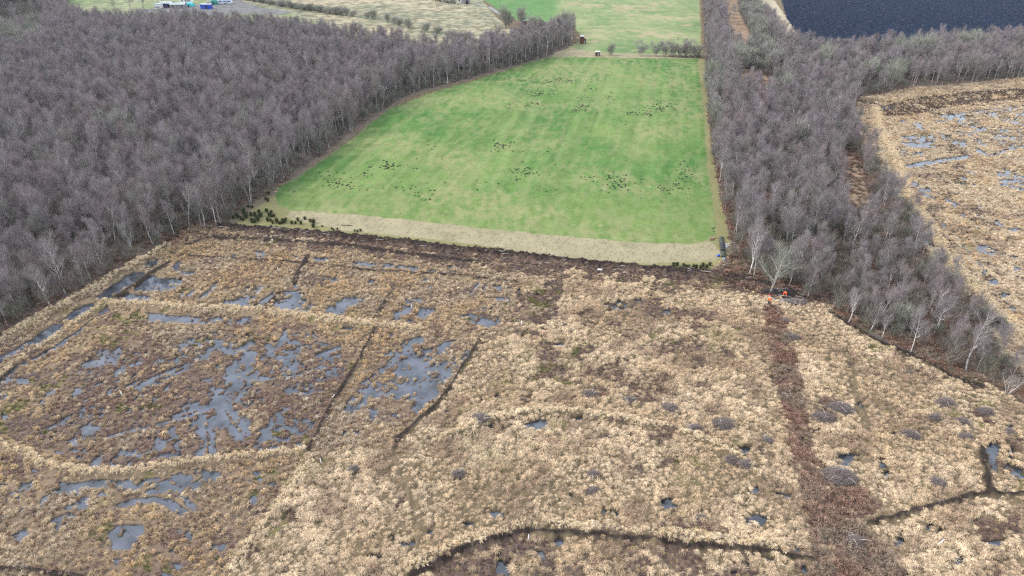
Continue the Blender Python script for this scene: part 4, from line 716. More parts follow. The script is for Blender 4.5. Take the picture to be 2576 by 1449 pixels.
def mound(seed):
    rd = random.Random(seed); b = MB(); P = [(0, 0, .20)]; n = 9
    for ring, (rr, hh) in enumerate(((.16, .17), (.30, .08), (.40, -.04))):
        for j in range(n): a = 6.283 * j / n; q = rr * rd.uniform(.8, 1.2); P.append((math.cos(a) * q, math.sin(a) * q, hh * rd.uniform(.7, 1.2) if hh > 0 else hh))
    F = [(0, 1 + j, 1 + (j + 1) % n) for j in range(n)]
    for r_ in range(2):
        for j in range(n): a = 1 + r_ * n; F.append((a + j, a + n + j, a + n + (j + 1) % n, a + (j + 1) % n))
    b.poly(P, F); return b
SOIL_M = noise_mat('mole_soil', (.014,.020,.013), (.035,.032,.028), 9, .95)
MM = [mound(s).mesh('mound', SOIL_M) for s in range(4)]
order = np.argsort(np.hypot(mx_, my_))
for j in order[:290]:
    i = int(j); u_, v_ = project(mx_[i], my_[i])
    if v_ > 400: zone = ('left' if u_ < 1150 else 'middle' if u_ < 1480 else 'right') + ' part of the nearer green field'
    else: zone = ('left' if u_ < 1300 else 'middle' if u_ < 1600 else 'right') + ' part of the farther green field'
    o = link('molehill', MM[i % 4], None, (mx_[i], my_[i], mz_[i])); o.rotation_euler = (0, 0, random.uniform(0, 6)); s_ = random.uniform(.38, .78); o.scale = (s_ * 1.15, s_ * .9, s_); tag(o, 'small black molehill among others in the ' + zone, 'molehill', 'molehills in the ' + zone)
b = MB()
for j in order[290:]:
    i = int(j); q = mound(i); s_ = random.uniform(.5, .9); o = len(b.v); b.v += [(mx_[i] + v[0] * s_, my_[i] + v[1] * s_, mz_[i] + v[2] * s_) for v in q.v]; b.f += [tuple(a + o for a in f) for f in q.f]; b.bv += q.bv
tag(link('molehills', b.mesh('molehills', SOIL_M)), 'scattered far molehills dotting the upper half of the green field', 'molehills', kind='stuff')
print('molehills', len(mx_))
RUSH_M = tint_mat('rush', .6, 1.4); RUSH_M = noise_mat('rush', (.035,.05,.022), (.09,.095,.04), 7)
RUSH = [tuft(150, .55, 1.0, .1, .035, 80 + i, .25).mesh('rush', RUSH_M) for i in range(3)]
rl = [((850 + a / 4.293) * .6389, (740 + b_ / 4.293) * .6389, 0) for a, b_ in [(895,105),(845,195),(880,228),(550,325),(610,335),(475,395),(470,425),(345,470),(380,500),(480,480),(520,470),(590,450),(600,475),(660,470),(515,510),(430,535),(465,550),(300,508),(730,420),(860,405),(940,430),(765,480),(735,500),(690,525),(715,555),(605,548),(615,585),(660,588),(910,480),(945,490),(985,485),
  (880,560),(930,562),(960,600),(1030,580),(1070,610),(1110,608),(1130,580),(1160,590),(1185,552),(1285,605),(1350,605),(1390,555),(1440,612),(1505,532),(1600,578),(1655,595),(1650,665),(1795,655),(1960,698),(1990,718),(2055,704),(2345,732),(2395,742),(2445,728)]]
rl += [((2600 + a / 3.293) * .6389, (700 + b_ / 3.293) * .6389, 1) for a, b_ in [(170,1140),(215,1140),(300,1150),(325,1160),(365,1165),(430,1170),(465,1168),(525,1172),(555,1150),(600,1170),(640,1137)]]
for i, (u, v, side) in enumerate(rl):
    x, y, z = gz(u, v); o = link('rush_clump', RUSH[i % 3], None, (x, y, z - .03)); o.rotation_euler = (0, 0, i * 1.7); s_ = random.uniform(.65, 1.0) if not side else random.uniform(.6, .8)
    if not side and u > 800: s_ *= .6
    o.scale = (s_,) * 3
    tag(o, 'dark green rush clump in the short row below the right field corner' if side else ('small dark rush tuft on the tan verge below the field' if u > 800 else 'dark green rush clump on the pale grass at the left field corner'), 'rushes', ['rushes at the left field corner', 'rushes at the right field corner', 'rush tufts on the tan verge'][1 if side else (2 if u > 800 else 0)])

# ------------------------------------------------------------------ brash piles, branches, posts
BRASH_M = noise_mat('brash_twigs', (.12,.095,.088), (.21,.175,.16), 6); POLE_M = noise_mat('cut_birch', (.38,.35,.31), (.62,.58,.52), 5)
def brash(seed, rx, ry, h, sticks):
    rd = random.Random(seed); b = MB(); s = MB()
    for k in range(int(420 * rx * ry + 160)):
        a = rd.uniform(0, 6.28); q = math.sqrt(rd.random()); X, Y = math.cos(a) * q * rx, math.sin(a) * q * ry; Z = h * (1 - q * q) * rd.uniform(.2, 1); t = rd.gauss(0, .9) + .3; L_ = rd.uniform(.4, .9)
        b.ribbon([(X - math.cos(t) * L_ / 2, Y - math.sin(t) * L_ / 2, Z - rd.uniform(-.05, .1)), (X + math.cos(t) * L_ / 2, Y + math.sin(t) * L_ / 2, Z + rd.uniform(-.1, .3))], .035, .018, (-math.sin(t), math.cos(t), rd.uniform(-.6, .6)), rd.random())
    for k in range(sticks):
        X, Y = rd.gauss(0, .35) * rx, rd.gauss(0, .3) * ry; t = rd.uniform(0, 6.28); L_ = rd.uniform(.8, 1.6); p0 = (X, Y, h * .6); p1 = (X + math.cos(t) * L_ * .5, Y + math.sin(t) * L_ * .5, h * 1.05 + rd.uniform(0, .15)); p2 = (X + math.cos(t + .3) * L_, Y + math.sin(t + .3) * L_, h * .9)
        s.tube([p0, p1, p2], [.028, .022, .01], 4, rd.random())
    return b, s
PILES = [(1,2,1880,90,60,2,'brash pile with pale sticks, leftmost of the upper three'),(1,2,2170,135,58,2,'brash pile with a fan of sticks in the middle of the upper three'),(1,2,2480,200,80,3,'long low brash pile, rightmost of the upper three'),(1,2,1050,295,66,4,'brash pile with white curled branches above the curved grass bank'),
 (1,2,90,660,38,1,'small purple heap among pale tussocks below the peat bank end'),(1,2,885,695,45,1,'round purple brown twig heap amid pale tussocks in the centre'),(1,2,1900,700,42,1,'faint reddish heap beside rusty plants in the tussocks'),(1,2,1895,820,48,0,'low grey brown heap just below the reddish one'),
 (2,2,85,350,58,2,'small brash pile left of the larger one on the bare patch'),(2,2,310,315,84,2,'larger dark brash pile on the bare patch left of the track'),(2,2,645,435,62,3,'brash pile with three long pale poles by the small pool'),(2,2,380,590,60,0,'upper half of the long purple twig heap'),(2,2,475,645,58,0,'lower half of the long purple twig heap'),
 (2,2,1050,265,76,2,'brash pile right of the track with one curved stick'),(2,2,1190,195,92,4,'wide brash pile with forked white sticks right of the track'),(2,2,1175,715,125,6,'largest brash heap with red brown branches beside the bracken track'),(2,2,1300,1195,66,4,'round brash heap with pale centre at the bottom of the bracken'),
 (2,2,1975,155,76,2,'dark purple brash pile near the right wood'),(2,2,2275,225,55,0,'faint brown heap far right under the wood'),(2,2,1895,265,44,0,'small dark moss green heap right of centre'),(2,2,2105,300,58,0,'dark low heap beside the small moss green one'),(2,2,1715,400,64,1,'low brown brash pile beside a tiny pool'),
 (2,2,2130,415,42,0,'small pinkish brown heap left of the right hand pool'),(2,2,1910,760,62,0,'pinkish brown heap amid pale tussocks left of the short peat bank'),(2,2,135,1020,48,0,'purple brown heap above the lower peat bank'),(2,2,2455,375,48,0,'grey brown heap at the top of the right hand pools'),
 (2,1,830,1110,58,0,'olive grey bush like heap right of the upper track'),(2,1,765,985,34,0,'small grey heap beside the upper track'),(2,1,1700,1375,24,0,'tiny dark heap below the wood edge')]
for i, (c, r_, px, py, rad, st_, lab) in enumerate(PILES):
    u, v = tile(c, r_, [(px, py)])[0]; x, y, z = gz(u, v); pm = FPX / math.hypot(y * CP + CAM_H * SP, 0) ; rx = rad / 3 / pm; b, s = brash(500 + i, rx, rx * .72, min(.9, .35 + rx * .25), st_)
    e = empty('brash_pile', (x, y, z), random.uniform(-.4, .1), label=lab, cat='brash pile', group='brash piles on the bog'); link('twigs', b.mesh('twigs', BRASH_M), e)
    if st_: link('sticks', s.mesh('sticks', POLE_M), e)
def pole(name, p0, p1, z0, z1, r, label, cat, group=None, m=POLE_M, bend=.1):
    x0, y0, g0 = gz(*p0); x1, y1, g1 = gz(*p1); b = MB(); mid = ((x1 - x0) / 2 + random.uniform(-bend, bend), (y1 - y0) / 2 + random.uniform(-bend, bend), (z0 + z1) / 2)
    b.tube([(0, 0, z0), mid, (x1 - x0, y1 - y0, z1 + g1 - g0)], [r, r * .85, r * .6], 6); o = link(name, b.mesh(name, m, True), None, (x0, y0, g0)); return tag(o, label, cat, group)
q = lambda a, b_: (1852.8 + a * .0992, 670.8 + b_ * .0992)
LOGS = [((780,868),(900,872),.09),((990,905),(1165,868),.07),((1130,922),(1225,873),.08),((1230,885),(1430,858),.05),((1430,856),(1625,832),.05),((1480,850),(1740,925),.04),((900,890),(1010,875),.08),((1100,935),(1290,970),.04),((940,930),(1010,900),.06),((1240,950),(1300,905),.04),((1560,860),(1700,830),.04),((800,890),(900,895),.06)]
for a, b_, r in LOGS: pole('birch_log', q(*a), q(*b_), r + .05, r + .2, r, 'pale cut birch pole lying in the pile beside the workers', 'log', 'cut birch poles beside the workers')
for a, b_, lab in [((980,1085),(1025,1035),'short pale log below the pile, left one of a pair'), ((1000,1110),(1048,1068),'short pale log below the pile, right one of a pair'), ((1020,1268),(1078,1215),'pale log lying beside the track below the workers'), ((1085,1395),(1118,1325),'pale stick lying farthest down beside the track')]: pole('birch_log', q(*a), q(*b_), .1, .25, .06, lab, 'log')
def upright(u, v, h, r, lean, name, label, cat, group=None, m=POLE_M):
    x, y, z = gz(u, v); b = MB(); b.tube([(0, 0, -.2), (lean * h * .5, 0, h * .5), (lean * h, 0, h)], [r, r, r * .9], 8); return tag(link(name, b.mesh(name, m, True), None, (x, y, z)), label, cat, group)
for (a, b_, h, l, lab) in [(657,1022,.9,-.15,'white birch stump leaning left of the nearer worker'), (757,1022,.9,.05,'white birch stump just left of the nearer worker'), (525,892,.7,-.15,'thin white stump farthest left of the workers'), (705,880,.75,.05,'thin white stump between the red bag and the nearer worker')]: upright(*q(a, b_), h, .05, l, 'birch_stump', lab, 'stump')
MARK_M = noise_mat('white_paint', (.72,.72,.70), (.82,.82,.80), 3, .5)
for c, r_, a, b_, l, lab in [(0,2,926,95,-.1,'white marker post in the brown wet bog left of the flooded tracks'),(0,2,2428,612,-.05,'white marker post in the pale tussocks below the peat bank end'),(0,1,2107,607,-.15,'white marker post in the golden grass above the crossing banks'),(1,1,530,872,0,'white marker post standing beside the square pool'),(1,1,1360,1025,0,'white marker post at the edge of the dark heather patch'),(1,2,1410,1190,.05,'white marker post beside the long curved peat bank'),(2,2,1915,1228,.5,'leaning white marker post at the lower right among tussocks'),(0,2,2500,122,.6,'white post tilted against the long peat bank')]:
    u, v = tile(c, r_, [(a, b_)])[0]; x, y, z = gz(u, v); e = empty('marker_post', (x, y, z), label=lab, cat='marker post', group='white marker posts in the bog'); e.rotation_euler = (0, l, 0)
    b = MB(); b.tube([(0, 0, -.25), (0, 0, .95)], [.05, .05], 10); link('post', b.mesh('post', MARK_M, True), e); b = MB(); b.tube([(0, 0, .95), (0, 0, 1.0), (0, 0, 1.03)], [.058, .058, .03], 10); link('cap', b.mesh('cap', MARK_M, True), e)
# felled branches along the dark ridge
ridge = BANKS[12][0]; lx, ly = ground([p[0] for p in ridge], [p[1] for p in ridge]); seg = np.cumsum([0] + [math.hypot(lx[i + 1] - lx[i], ly[i + 1] - ly[i]) for i in range(len(lx) - 1)])
for i in range(75):
    s_ = random.random() ** 1.0 * seg[-1]; X = float(np.interp(s_, seg, lx)); Y = float(np.interp(s_, seg, ly)) - random.uniform(.2, 2.6) ; z = float(survey(np.array([X]), np.array([Y]))['z'][0]); L_ = random.uniform(.6, 1.9); a = random.gauss(-.1, .5); b = MB(); r = random.uniform(.025, .055)
    pts = [(0, 0, 0), (math.cos(a) * L_ * .5, math.sin(a) * L_ * .5, .08), (math.cos(a + .2) * L_, math.sin(a + .2) * L_, .04)]; b.tube(pts, [r, r * .8, r * .4], 5); b.tube([pts[1], (pts[1][0] + math.cos(a + .8) * L_ * .35, pts[1][1] + math.sin(a + .8) * L_ * .35, .15)], [r * .5, r * .2], 4)
    o = link('felled_branch', b.mesh('felled_branch', POLE_M), None, (X, Y, z + .06)); part = 'left' if s_ < seg[-1] * .33 else 'middle' if s_ < seg[-1] * .66 else 'right'
    tag(o, 'bleached branch lying on the %s third of the dark ridge' % part, 'branch', 'bleached branches on the %s third of the ridge' % part)
pole('fallen_log', (859, 567), (888, 568.5), .08, .1, .09, 'dark log lying on the tan verge below the field', 'log', None, DARKBARK_M)
# dark heap of cut branches by the workers
x, y, z = gz(1978, 748); b, s = brash(900, 4.3, 1.1, .9, 8); e = empty('brash_heap', (x, y + .6, z), -.22, label='long dark heap of felled branches behind the workers', cat='brash heap'); link('twigs', b.mesh('twigs', noise_mat('dark_brash', (.035,.03,.03), (.10,.085,.08), 6)), e); link('sticks', s.mesh('sticks', POLE_M), e)
x, y, z = gz(2000, 762); b, s = brash(901, 3.0, .7, .35, 16); e = empty('brash_heap', (x, y, z), -.05, label='flat grey heap of thin birch tops in front of the workers', cat='brash heap'); link('twigs', b.mesh('twigs', noise_mat('grey_brash', (.14,.125,.115), (.30,.27,.25), 6)), e); link('sticks', s.mesh('sticks', POLE_M), e)

# ------------------------------------------------------------------ people
def skinned(name, joints, edges, m, parent, sub=2, mats=None):
    """joints: name -> (x, y, z, rx[, ry]); one continuous surface"""
    keys = list(joints); me = bpy.data.meshes.new(name); me.from_pydata([joints[k][:3] for k in keys], [(keys.index(a), keys.index(b)) for a, b in edges], []); me.update(); o = bpy.data.objects.new(name, me); COL.objects.link(o)
    sk_ = o.modifiers.new('skin', 'SKIN'); sk_.use_smooth_shade = True; sk_.branch_smoothing = .4
    for i, k in enumerate(keys): r = joints[k][3:]; me.skin_vertices[0].data[i].radius = (r[0], r[1] if len(r) > 1 else r[0]); me.skin_vertices[0].data[i].use_root = (i == 0)
    sb = o.modifiers.new('sub', 'SUBSURF'); sb.levels = sb.render_levels = sub
    dg = bpy.context.evaluated_depsgraph_get(); em = bpy.data.meshes.new_from_object(o.evaluated_get(dg)); bpy.data.objects.remove(o)
    em.materials.clear(); em.materials.append(m); em.polygons.foreach_set('use_smooth', [True] * len(em.polygons)); r = link(name, em, parent); return r
SKIN_M = mat('skin', (.55,.35,.27), .6); ORANGE_M = noise_mat('orange_jacket', (.85,.11,.02), (.95,.17,.03), 5, .6); TROUSER_M = noise_mat('work_trousers', (.04,.045,.05), (.08,.08,.085), 6); BOOT_M = mat('boots', (.03,.025,.02), .6)
HELM_G = mat('green_helmet', (.03,.22,.12), .35, .5); HELM_O = mat('orange_helmet', (.95,.16,.02), .35, .5); GLOVE_M = mat('gloves', (.12,.10,.07), .8)
def lerp(a, b_, t): return tuple(a[i] + (b_[i] - a[i]) * t for i in range(3))
def person(x, y, z, rz, bend, label, helm, hands):
    """standing figure, upper body bent forward (along -Y local) by bend radians; hands: two target points"""
    e = empty('person', (x, y, z), rz, label=label, cat='person'); sb, cb = math.sin(bend), math.cos(bend)
    pel = (0, 0, .92)
    def_ = lambda h, s=0: (s, -sb * h, .92 + cb * h)
    J = {'pelvis': (*pel, .15, .11), 'waist': (*def_(.16), .135, .10), 'chest': (*def_(.36), .165, .12), 'neckbase': (*def_(.52), .08), 'neck': (*def_(.60), .055), 'headlow': (*def_(.68), .075, .085), 'head': (*def_(.78), .085, .10), 'headtop': (*def_(.87), .06, .07)}
    E = [('pelvis', 'waist'), ('waist', 'chest'), ('chest', 'neckbase'), ('neckbase', 'neck'), ('neck', 'headlow'), ('headlow', 'head'), ('head', 'headtop')]
    for s, n in ((-1, 'l'), (1, 'r')):
        hip = (s * .10, 0, .86); foot = (s * .17, .05 * s, .07); knee = (s * .14, -.06 - .10 * sb, .48 - .02 * sb)
        J['hip' + n] = (*hip, .095); J['knee' + n] = (*knee, .065); J['ank' + n] = (*foot, .045); J['toe' + n] = (foot[0], foot[1] - .16, .045, .045, .035)
        E += [('pelvis', 'hip' + n), ('hip' + n, 'knee' + n), ('knee' + n, 'ank' + n), ('ank' + n, 'toe' + n)]
        sh = def_(.46, s * .19); hd = hands[0 if s < 0 else 1]; mid = lerp(sh, hd, .5); L_ = math.dist(sh, hd); out = max(0, .29 ** 2 - (L_ / 2) ** 2) ** .5; elb = (mid[0] + s * out * .7, mid[1] + out * .2, mid[2] - out * .6)
        J['sh' + n] = (*sh, .07); J['elb' + n] = (*elb, .048); J['wr' + n] = (*lerp(elb, hd, .92), .032); J['palm' + n] = (*hd, .042, .022)
        E += [('neckbase', 'sh' + n), ('sh' + n, 'elb' + n), ('elb' + n, 'wr' + n), ('wr' + n, 'palm' + n)]
        for f in range(4):
            L1 = (.075, .085, .08, .065)[f]; ox = (f - 1.5) * .021; J['f%d%s' % (f, n)] = (hd[0] + ox, hd[1] - .035, hd[2] - .04, .010); J['g%d%s' % (f, n)] = (hd[0] + ox, hd[1] - .03, hd[2] - .04 - L1 * .6, .008); E += [('palm' + n, 'f%d%s' % (f, n)), ('f%d%s' % (f, n), 'g%d%s' % (f, n))]
        J['t' + n] = (hd[0] - s * .045, hd[1] - .01, hd[2] - .03, .011); E.append(('palm' + n, 't' + n))
    skinned('body', J, E, SKIN_M, e, 2)
    K = {k: tuple(v[:3]) + tuple(r + .028 for r in v[3:]) for k, v in J.items()}
    je = [('pelvis', 'waist'), ('waist', 'chest'), ('chest', 'neckbase')] + [p for n in 'lr' for p in (('neckbase', 'sh' + n), ('sh' + n, 'elb' + n), ('elb' + n, 'wr' + n))]
    def sub(edges): ks = []; [ks.append(k) for p in edges for k in p if k not in ks]; return {k: K[k] for k in ks}
    skinned('jacket', sub(je), je, ORANGE_M, e, 2)
    te = [p for n in 'lr' for p in (('pelvis', 'hip' + n), ('hip' + n, 'knee' + n), ('knee' + n, 'ank' + n))]; skinned('trousers', sub(te), te, TROUSER_M, e, 2)
    for n in 'lr': be = [('ank' + n, 'toe' + n)]; skinned('boot', sub(be), be, BOOT_M, e, 2)
    hc = Vector(def_(.80)); up = Vector((0, -sb, cb)); fw = Vector((0, -cb, -sb)); rt = Vector((1, 0, 0)); b = MB(); P = []; n = 14
    for ring in range(6):
        a = ring / 5 * 1.45
        for j in range(n): t = 6.283 * j / n; P.append(hc + up * (.02 + math.cos(1.5 - a) * 0 + .125 * math.sin(a)) + (rt * math.cos(t) + fw * math.sin(t)) * (.135 * math.cos(a)))
    F = [(r_ * n + j, r_ * n + (j + 1) % n, (r_ + 1) * n + (j + 1) % n, (r_ + 1) * n + j) for r_ in range(5) for j in range(n)] + [tuple(5 * n + j for j in range(n))]; b.poly(P, F)
    b.poly([hc + up * .02 + rt * -.10 + fw * .11, hc + up * .02 + rt * .10 + fw * .11, hc + up * .0 + rt * .07 + fw * .20, hc + rt * -.07 + fw * .20], [(0, 1, 2, 3)]); link('helmet', b.mesh('helmet', helm, True), e)
    for s in (-1, 1):
        p = hc + rt * s * .034 + fw * .098 - up * .01; b = MB(); b.tube([p, p + fw * .012], [.012, .009], 8); link('eye', b.mesh('eye', BOOT_M), e)
    p = hc + fw * .10 - up * .04; b = MB(); b.tube([p + up * .035, p + fw * .022 - up * .005, p - up * .012], [.008, .014, .008], 6); link('nose', b.mesh('nose', SKIN_M, True), e)
    return e
x, y, z = gz(*q(1215, 792)); person(x, y, z, -.5, 1.25, 'worker in an orange jacket bending over a long pale pole', HELM_O, [(-.25, -.62, .50), (.25, -.62, .50)])
b = MB(); b.tube([(-1.05, 0, .12), (0, 0, 0), (1.1, 0, -.06)], [.045, .05, .04], 8); pl = link('birch_pole', b.mesh('birch_pole', POLE_M, True), None, (x + math.sin(-.5) * .66, y - .56, z + .46)); pl.rotation_euler = (0, 0, -.12); tag(pl, 'long pale birch pole held by the bending worker', 'pole')
x, y, z = gz(*q(800, 1035)); person(x, y, z, 2.8, .55, 'worker in an orange jacket and green helmet seen from behind at the track', HELM_G, [(-.22, -.50, .95), (.22, -.52, .92)])
def bag(name, u, v, m, label, cat, s=1.0, handle=True):
    x, y, z = gz(u, v); e = empty(name, (x, y, z), random.uniform(0, 3), s, label=label, cat=cat); b = MB(); n = 12; P = []
    for i, (rr, hh) in enumerate(((.05, 0), (.19, .02), (.22, .12), (.20, .24), (.12, .31), (.05, .33))):
        for j in range(n): t = 6.283 * j / n; P.append((math.cos(t) * rr * 1.25 * random.uniform(.95, 1.05), math.sin(t) * rr * .85, hh))
    b.poly(P, [(r_ * n + j, r_ * n + (j + 1) % n, (r_ + 1) * n + (j + 1) % n, (r_ + 1) * n + j) for r_ in range(5) for j in range(n)] + [tuple(range(n))[::-1], tuple(5 * n + j for j in range(n))]); link('sack', b.mesh('sack', m, True), e)
    b = MB(); b.tube([(-.1, 0, .30), (-.05, 0, .40), (.05, 0, .40), (.1, 0, .30)], [.014] * 4, 6); link('handle', b.mesh('handle', BOOT_M), e); return e
bag('kit_bag', *q(727, 682), ORANGE_M, 'small bright orange bag on the bare earth left of the oak', 'bag', .9); bag('kit_bag', *q(835, 802), mat('red_cloth', (.55,.01,.05), .6), 'crimson bag lying left of the bending worker', 'bag', 1.1); bag('kit_bag', *q(690, 798), mat('dull_red', (.30,.06,.05), .7), 'dull red bag beside the thin white stump', 'bag', .8)
bag('blue_sack', 1807, 645, mat('blue_plastic', (.03,.12,.55), .4, .5), 'dark blue sack on the grass left of the row of black sacks', 'sack', 1.3); bag('blue_sack', 1822.5, 653, mat('light_blue_plastic', (.12,.35,.75), .4, .5), 'light blue sack at the near end of the row of black sacks', 'sack', 1.2); bag('white_sack', 1819.6, 674, MARK_M, 'small white sack lying in the bracken', 'sack', .9)
# row of black sacks at the field corner
SACK_M = noise_mat('black_sack', (.018,.02,.022), (.05,.052,.05), 4, .5, spec=.4); OLIVE_M = noise_mat('olive_sack', (.06,.065,.05), (.12,.12,.10), 4, .8)
def sack_mesh(m, seed):
    rd = random.Random(seed); b = MB(); n = 12; P = []
    for i in range(7):
        t = i / 6; rr = .26 * math.sin(math.pi * (.12 + .76 * t)) ** .5
        for j in range(n): a = 6.283 * j / n; P.append(((t - .5) * .95, math.cos(a) * rr * 1.15 * rd.uniform(.93, 1.07), .22 + math.sin(a) * rr * .75 * rd.uniform(.93, 1.07)))
    b.poly(P, [(r_ * n + j, r_ * n + (j + 1) % n, (r_ + 1) * n + (j + 1) % n, (r_ + 1) * n + j) for r_ in range(6) for j in range(n)] + [tuple(range(n))[::-1], tuple(6 * n + j for j in range(n))]); return b.mesh('sack', m, True)
SK = [sack_mesh(SACK_M, 1), sack_mesh(SACK_M, 2), sack_mesh(OLIVE_M, 3)]
for i in range(16):
    t = i / 15; x, y, z = gz(1814 + 5.5 * t, 600 + 46 * t); blk = .35 < t < .8; o = link('sack', SK[i % 2 if blk else 2], None, (x, y, z + .02)); o.rotation_euler = (0, 0, random.uniform(-.2, .2)); tag(o, 'filled black sack in the middle of the row by the right wood' if blk else 'faded olive sack at an end of the row by the right wood', 'sack', 'black sacks in a row' if blk else 'olive sacks in a row')
    if blk and i % 1 == 0: o2 = link('sack', SK[i % 2], None, (x, y + .1, z + .36)); o2.rotation_euler = (0, 0, random.uniform(-.3, .3)); tag(o2, 'filled black sack lying on top of the row by the right wood', 'sack', 'black sacks on top of the row')
b = MB(); rd = random.Random(4)
for i in range(40): a = rd.uniform(0, 3.14); X, Y = rd.gauss(0, .4), rd.gauss(0, .7); b.ribbon([(X, Y, .05 + rd.random() * .3), (X + math.cos(a) * .5, Y + math.sin(a) * .5, .05 + rd.random() * .4)], .12, .06, (-math.sin(a), math.cos(a), rd.uniform(-.5, .5)), .5)
x, y, z = gz(1825, 622); tag(link('plastic_sheeting', b.mesh('plastic_sheeting', noise_mat('pale_plastic', (.55,.55,.62), (.75,.75,.8), 3, .4)), None, (x, y, z)), 'crumpled white plastic sheeting against the black sacks', 'plastic sheet')
# white topped trestle and cable coil on the ridge
x, y, z = gz(1508, 690); e = empty('trestle_table', (x, y, z), -.15, label='small white topped trestle with blue legs standing on the ridge', cat='table'); b = MB(); b.box((0, 0, .84), (.8, .45, .05)); link('top', b.mesh('top', MARK_M), e); LEG_M = mat('blue_steel', (.12,.18,.35), .4, .5)
for sx in (-1, 1):
    for sy in (-1, 1): b = MB(); b.tube([(sx * .28, sy * .05, .81), (sx * .20 - .1, sy * .2, -.1)], [.03, .03], 6); link('leg', b.mesh('leg', LEG_M), e)
x, y, z = gz(1512, 697); b = MB(); n = 28
for c_ in range(3): b.tube([(math.cos(6.283 * j / n) * (.38 + .03 * c_), math.sin(6.283 * j / n) * (.30 + .03 * c_), .12 + .05 * c_ + .03 * math.sin(j)) for j in range(n + 1)], [.03] * (n + 1), 6, cap=False)
tag(link('hose_coil', b.mesh('hose_coil', mat('black_rubber', (.015,.015,.015), .5), True), None, (x, y, z)), 'black coil of hose lying below the white topped trestle', 'hose')

# ------------------------------------------------------------------ buildings and caravans
BROWN_M = noise_mat('brown_boards', (.10,.045,.035), (.16,.075,.055), 3); WHITEW_M = noise_mat('white_wall', (.68,.68,.66), (.80,.80,.77), 1.5, .6); DARK_M = mat('dark_opening', (.015,.015,.03), .6); ROOF_M = noise_mat('grey_roof', (.30,.36,.36), (.42,.47,.46), 1.2, .5); PALEROOF_M = noise_mat('pale_roof', (.55,.62,.62), (.70,.75,.74), 2, .4)
NAVY_M = noise_mat('navy_boards', (.03,.03,.10), (.06,.06,.15), 2); GREYW_M = noise_mat('grey_boards', (.22,.20,.20), (.33,.31,.30), 2); GLASS_M = mat('window_glass', (.04,.05,.07), .08, .6)
def bx(name, parent, c, d, m, taper=1.0): b = MB(); b.box(c, d, 0, .5, taper); return link(name, b.mesh(name, m), parent)
def pitch(name, parent, L_, W_, z0, rise, m, over=.25):
    l, w = L_ / 2 + over, W_ / 2 + over; b = MB(); t = .1; P = [(-l, -w, z0), (l, -w, z0), (l, 0, z0 + rise), (-l, 0, z0 + rise), (l, w, z0), (-l, w, z0)]; P += [(p[0], p[1], p[2] - t) for p in P]
    b.poly(P, [(0, 1, 2, 3), (3, 2, 4, 5), (9, 8, 7, 6), (11, 10, 8, 9), (0, 6, 7, 1), (4, 10, 11, 5), (1, 7, 8, 2), (2, 8, 10, 4), (3, 9, 6, 0), (5, 11, 9, 3)]); return link(name, b.mesh(name, m), parent)
x, y, z = gz(1466, 109.5); e = empty('tower_hide', (x, y, z), .1, 1.0, label='tall dark brown wooden hide with a white roof at the wood tip', cat='hide'); bx('wall', e, (0, 0, .95), (2.6, 2.2, 1.9), BROWN_M, .97); bx('cabin', e, (-.45, 0, 2.55), (1.5, 1.5, 1.3), BROWN_M)
for (c, d) in (((-.45, -.76, 2.65), (1.0, .06, .45)), ((-1.21, 0, 2.65), (.06, .9, .45))): w_ = bx('window', e, c, d, DARK_M)
bx('roof', e, (-.45, -.05, 3.3), (1.9, 2.0, .16), PALEROOF_M); bx('door', e, (.6, -1.12, .75), (.6, .06, 1.4), GREYW_M); bx('rail', e, (.85, 0, 2.0), (.9, 2.1, .25), BROWN_M)
x, y, z = gz(1503, 140.5); e = empty('garden_shed', (x, y, z), .05, label='small brown shed with a pale roof at the far edge of the field', cat='shed'); bx('wall', e, (0, 0, .85), (1.8, 1.6, 1.7), BROWN_M); bx('roof', e, (0, -.05, 1.78), (2.1, 2.0, .14), PALEROOF_M); bx('door', e, (.2, -.82, .75), (.7, .05, 1.4), GREYW_M)
x, y, z = gz(1322, 64); e = empty('open_hut', (x, y, z), .3, label='small dark open fronted hut between the round bushes', cat='hut')
for sx in (-1, 1):
    for sy in (-1, 1): bx('post', e, (sx * .9, sy * .7, 1.1), (.16, .16, 2.2), DARKBARK_M)
bx('wall', e, (0, .72, 1.0), (1.9, .1, 2.0), BROWN_M); bx('roof', e, (0, 0, 2.3), (2.5, 2.1, .15), ROOF_M, .95)
x, y, z = gz(1372, 63.5); e = empty('dark_shelter', (x, y, z), 0, label='very small dark shelter right of the open hut', cat='hut'); bx('wall', e, (0, 0, .6), (1.6, 1.4, 1.2), GREYW_M); bx('roof', e, (0, 0, 1.26), (1.9, 1.7, .1), DARKBARK_M); bx('door', e, (0, -.72, .5), (.6, .05, 1.0), DARK_M)
x, y, z = gz(400, 21); e = empty('white_shed', (x, y, z), -.1, label='white boarded shed at the left end of the shed row', cat='shed'); bx('wall', e, (0, 0, 1.25), (3.6, 4, 2.5), WHITEW_M); bx('roof', e, (0, 0, 2.6), (3.9, 4.4, .15), ROOF_M)
for k in range(4): bx('window', e, (-1.3 + k * .85, -2.02, .9), (.4, .06, .9), DARK_M)
x, y, z = gz(419, 19); e = empty('navy_shed', (x, y + 1.5, z), .08, label='long dark navy shed with a grey green sloping roof', cat='shed'); bx('wall', e, (0, 0, 1.2), (7, 4, 2.4), NAVY_M); pitch('roof', e, 7, 4, 2.4, 1.0, ROOF_M); bx('door', e, (-1.8, -2.03, 1.0), (1.4, .07, 2.0), DARK_M); bx('door', e, (1.6, -2.03, 1.0), (1.4, .07, 2.0), DARK_M)
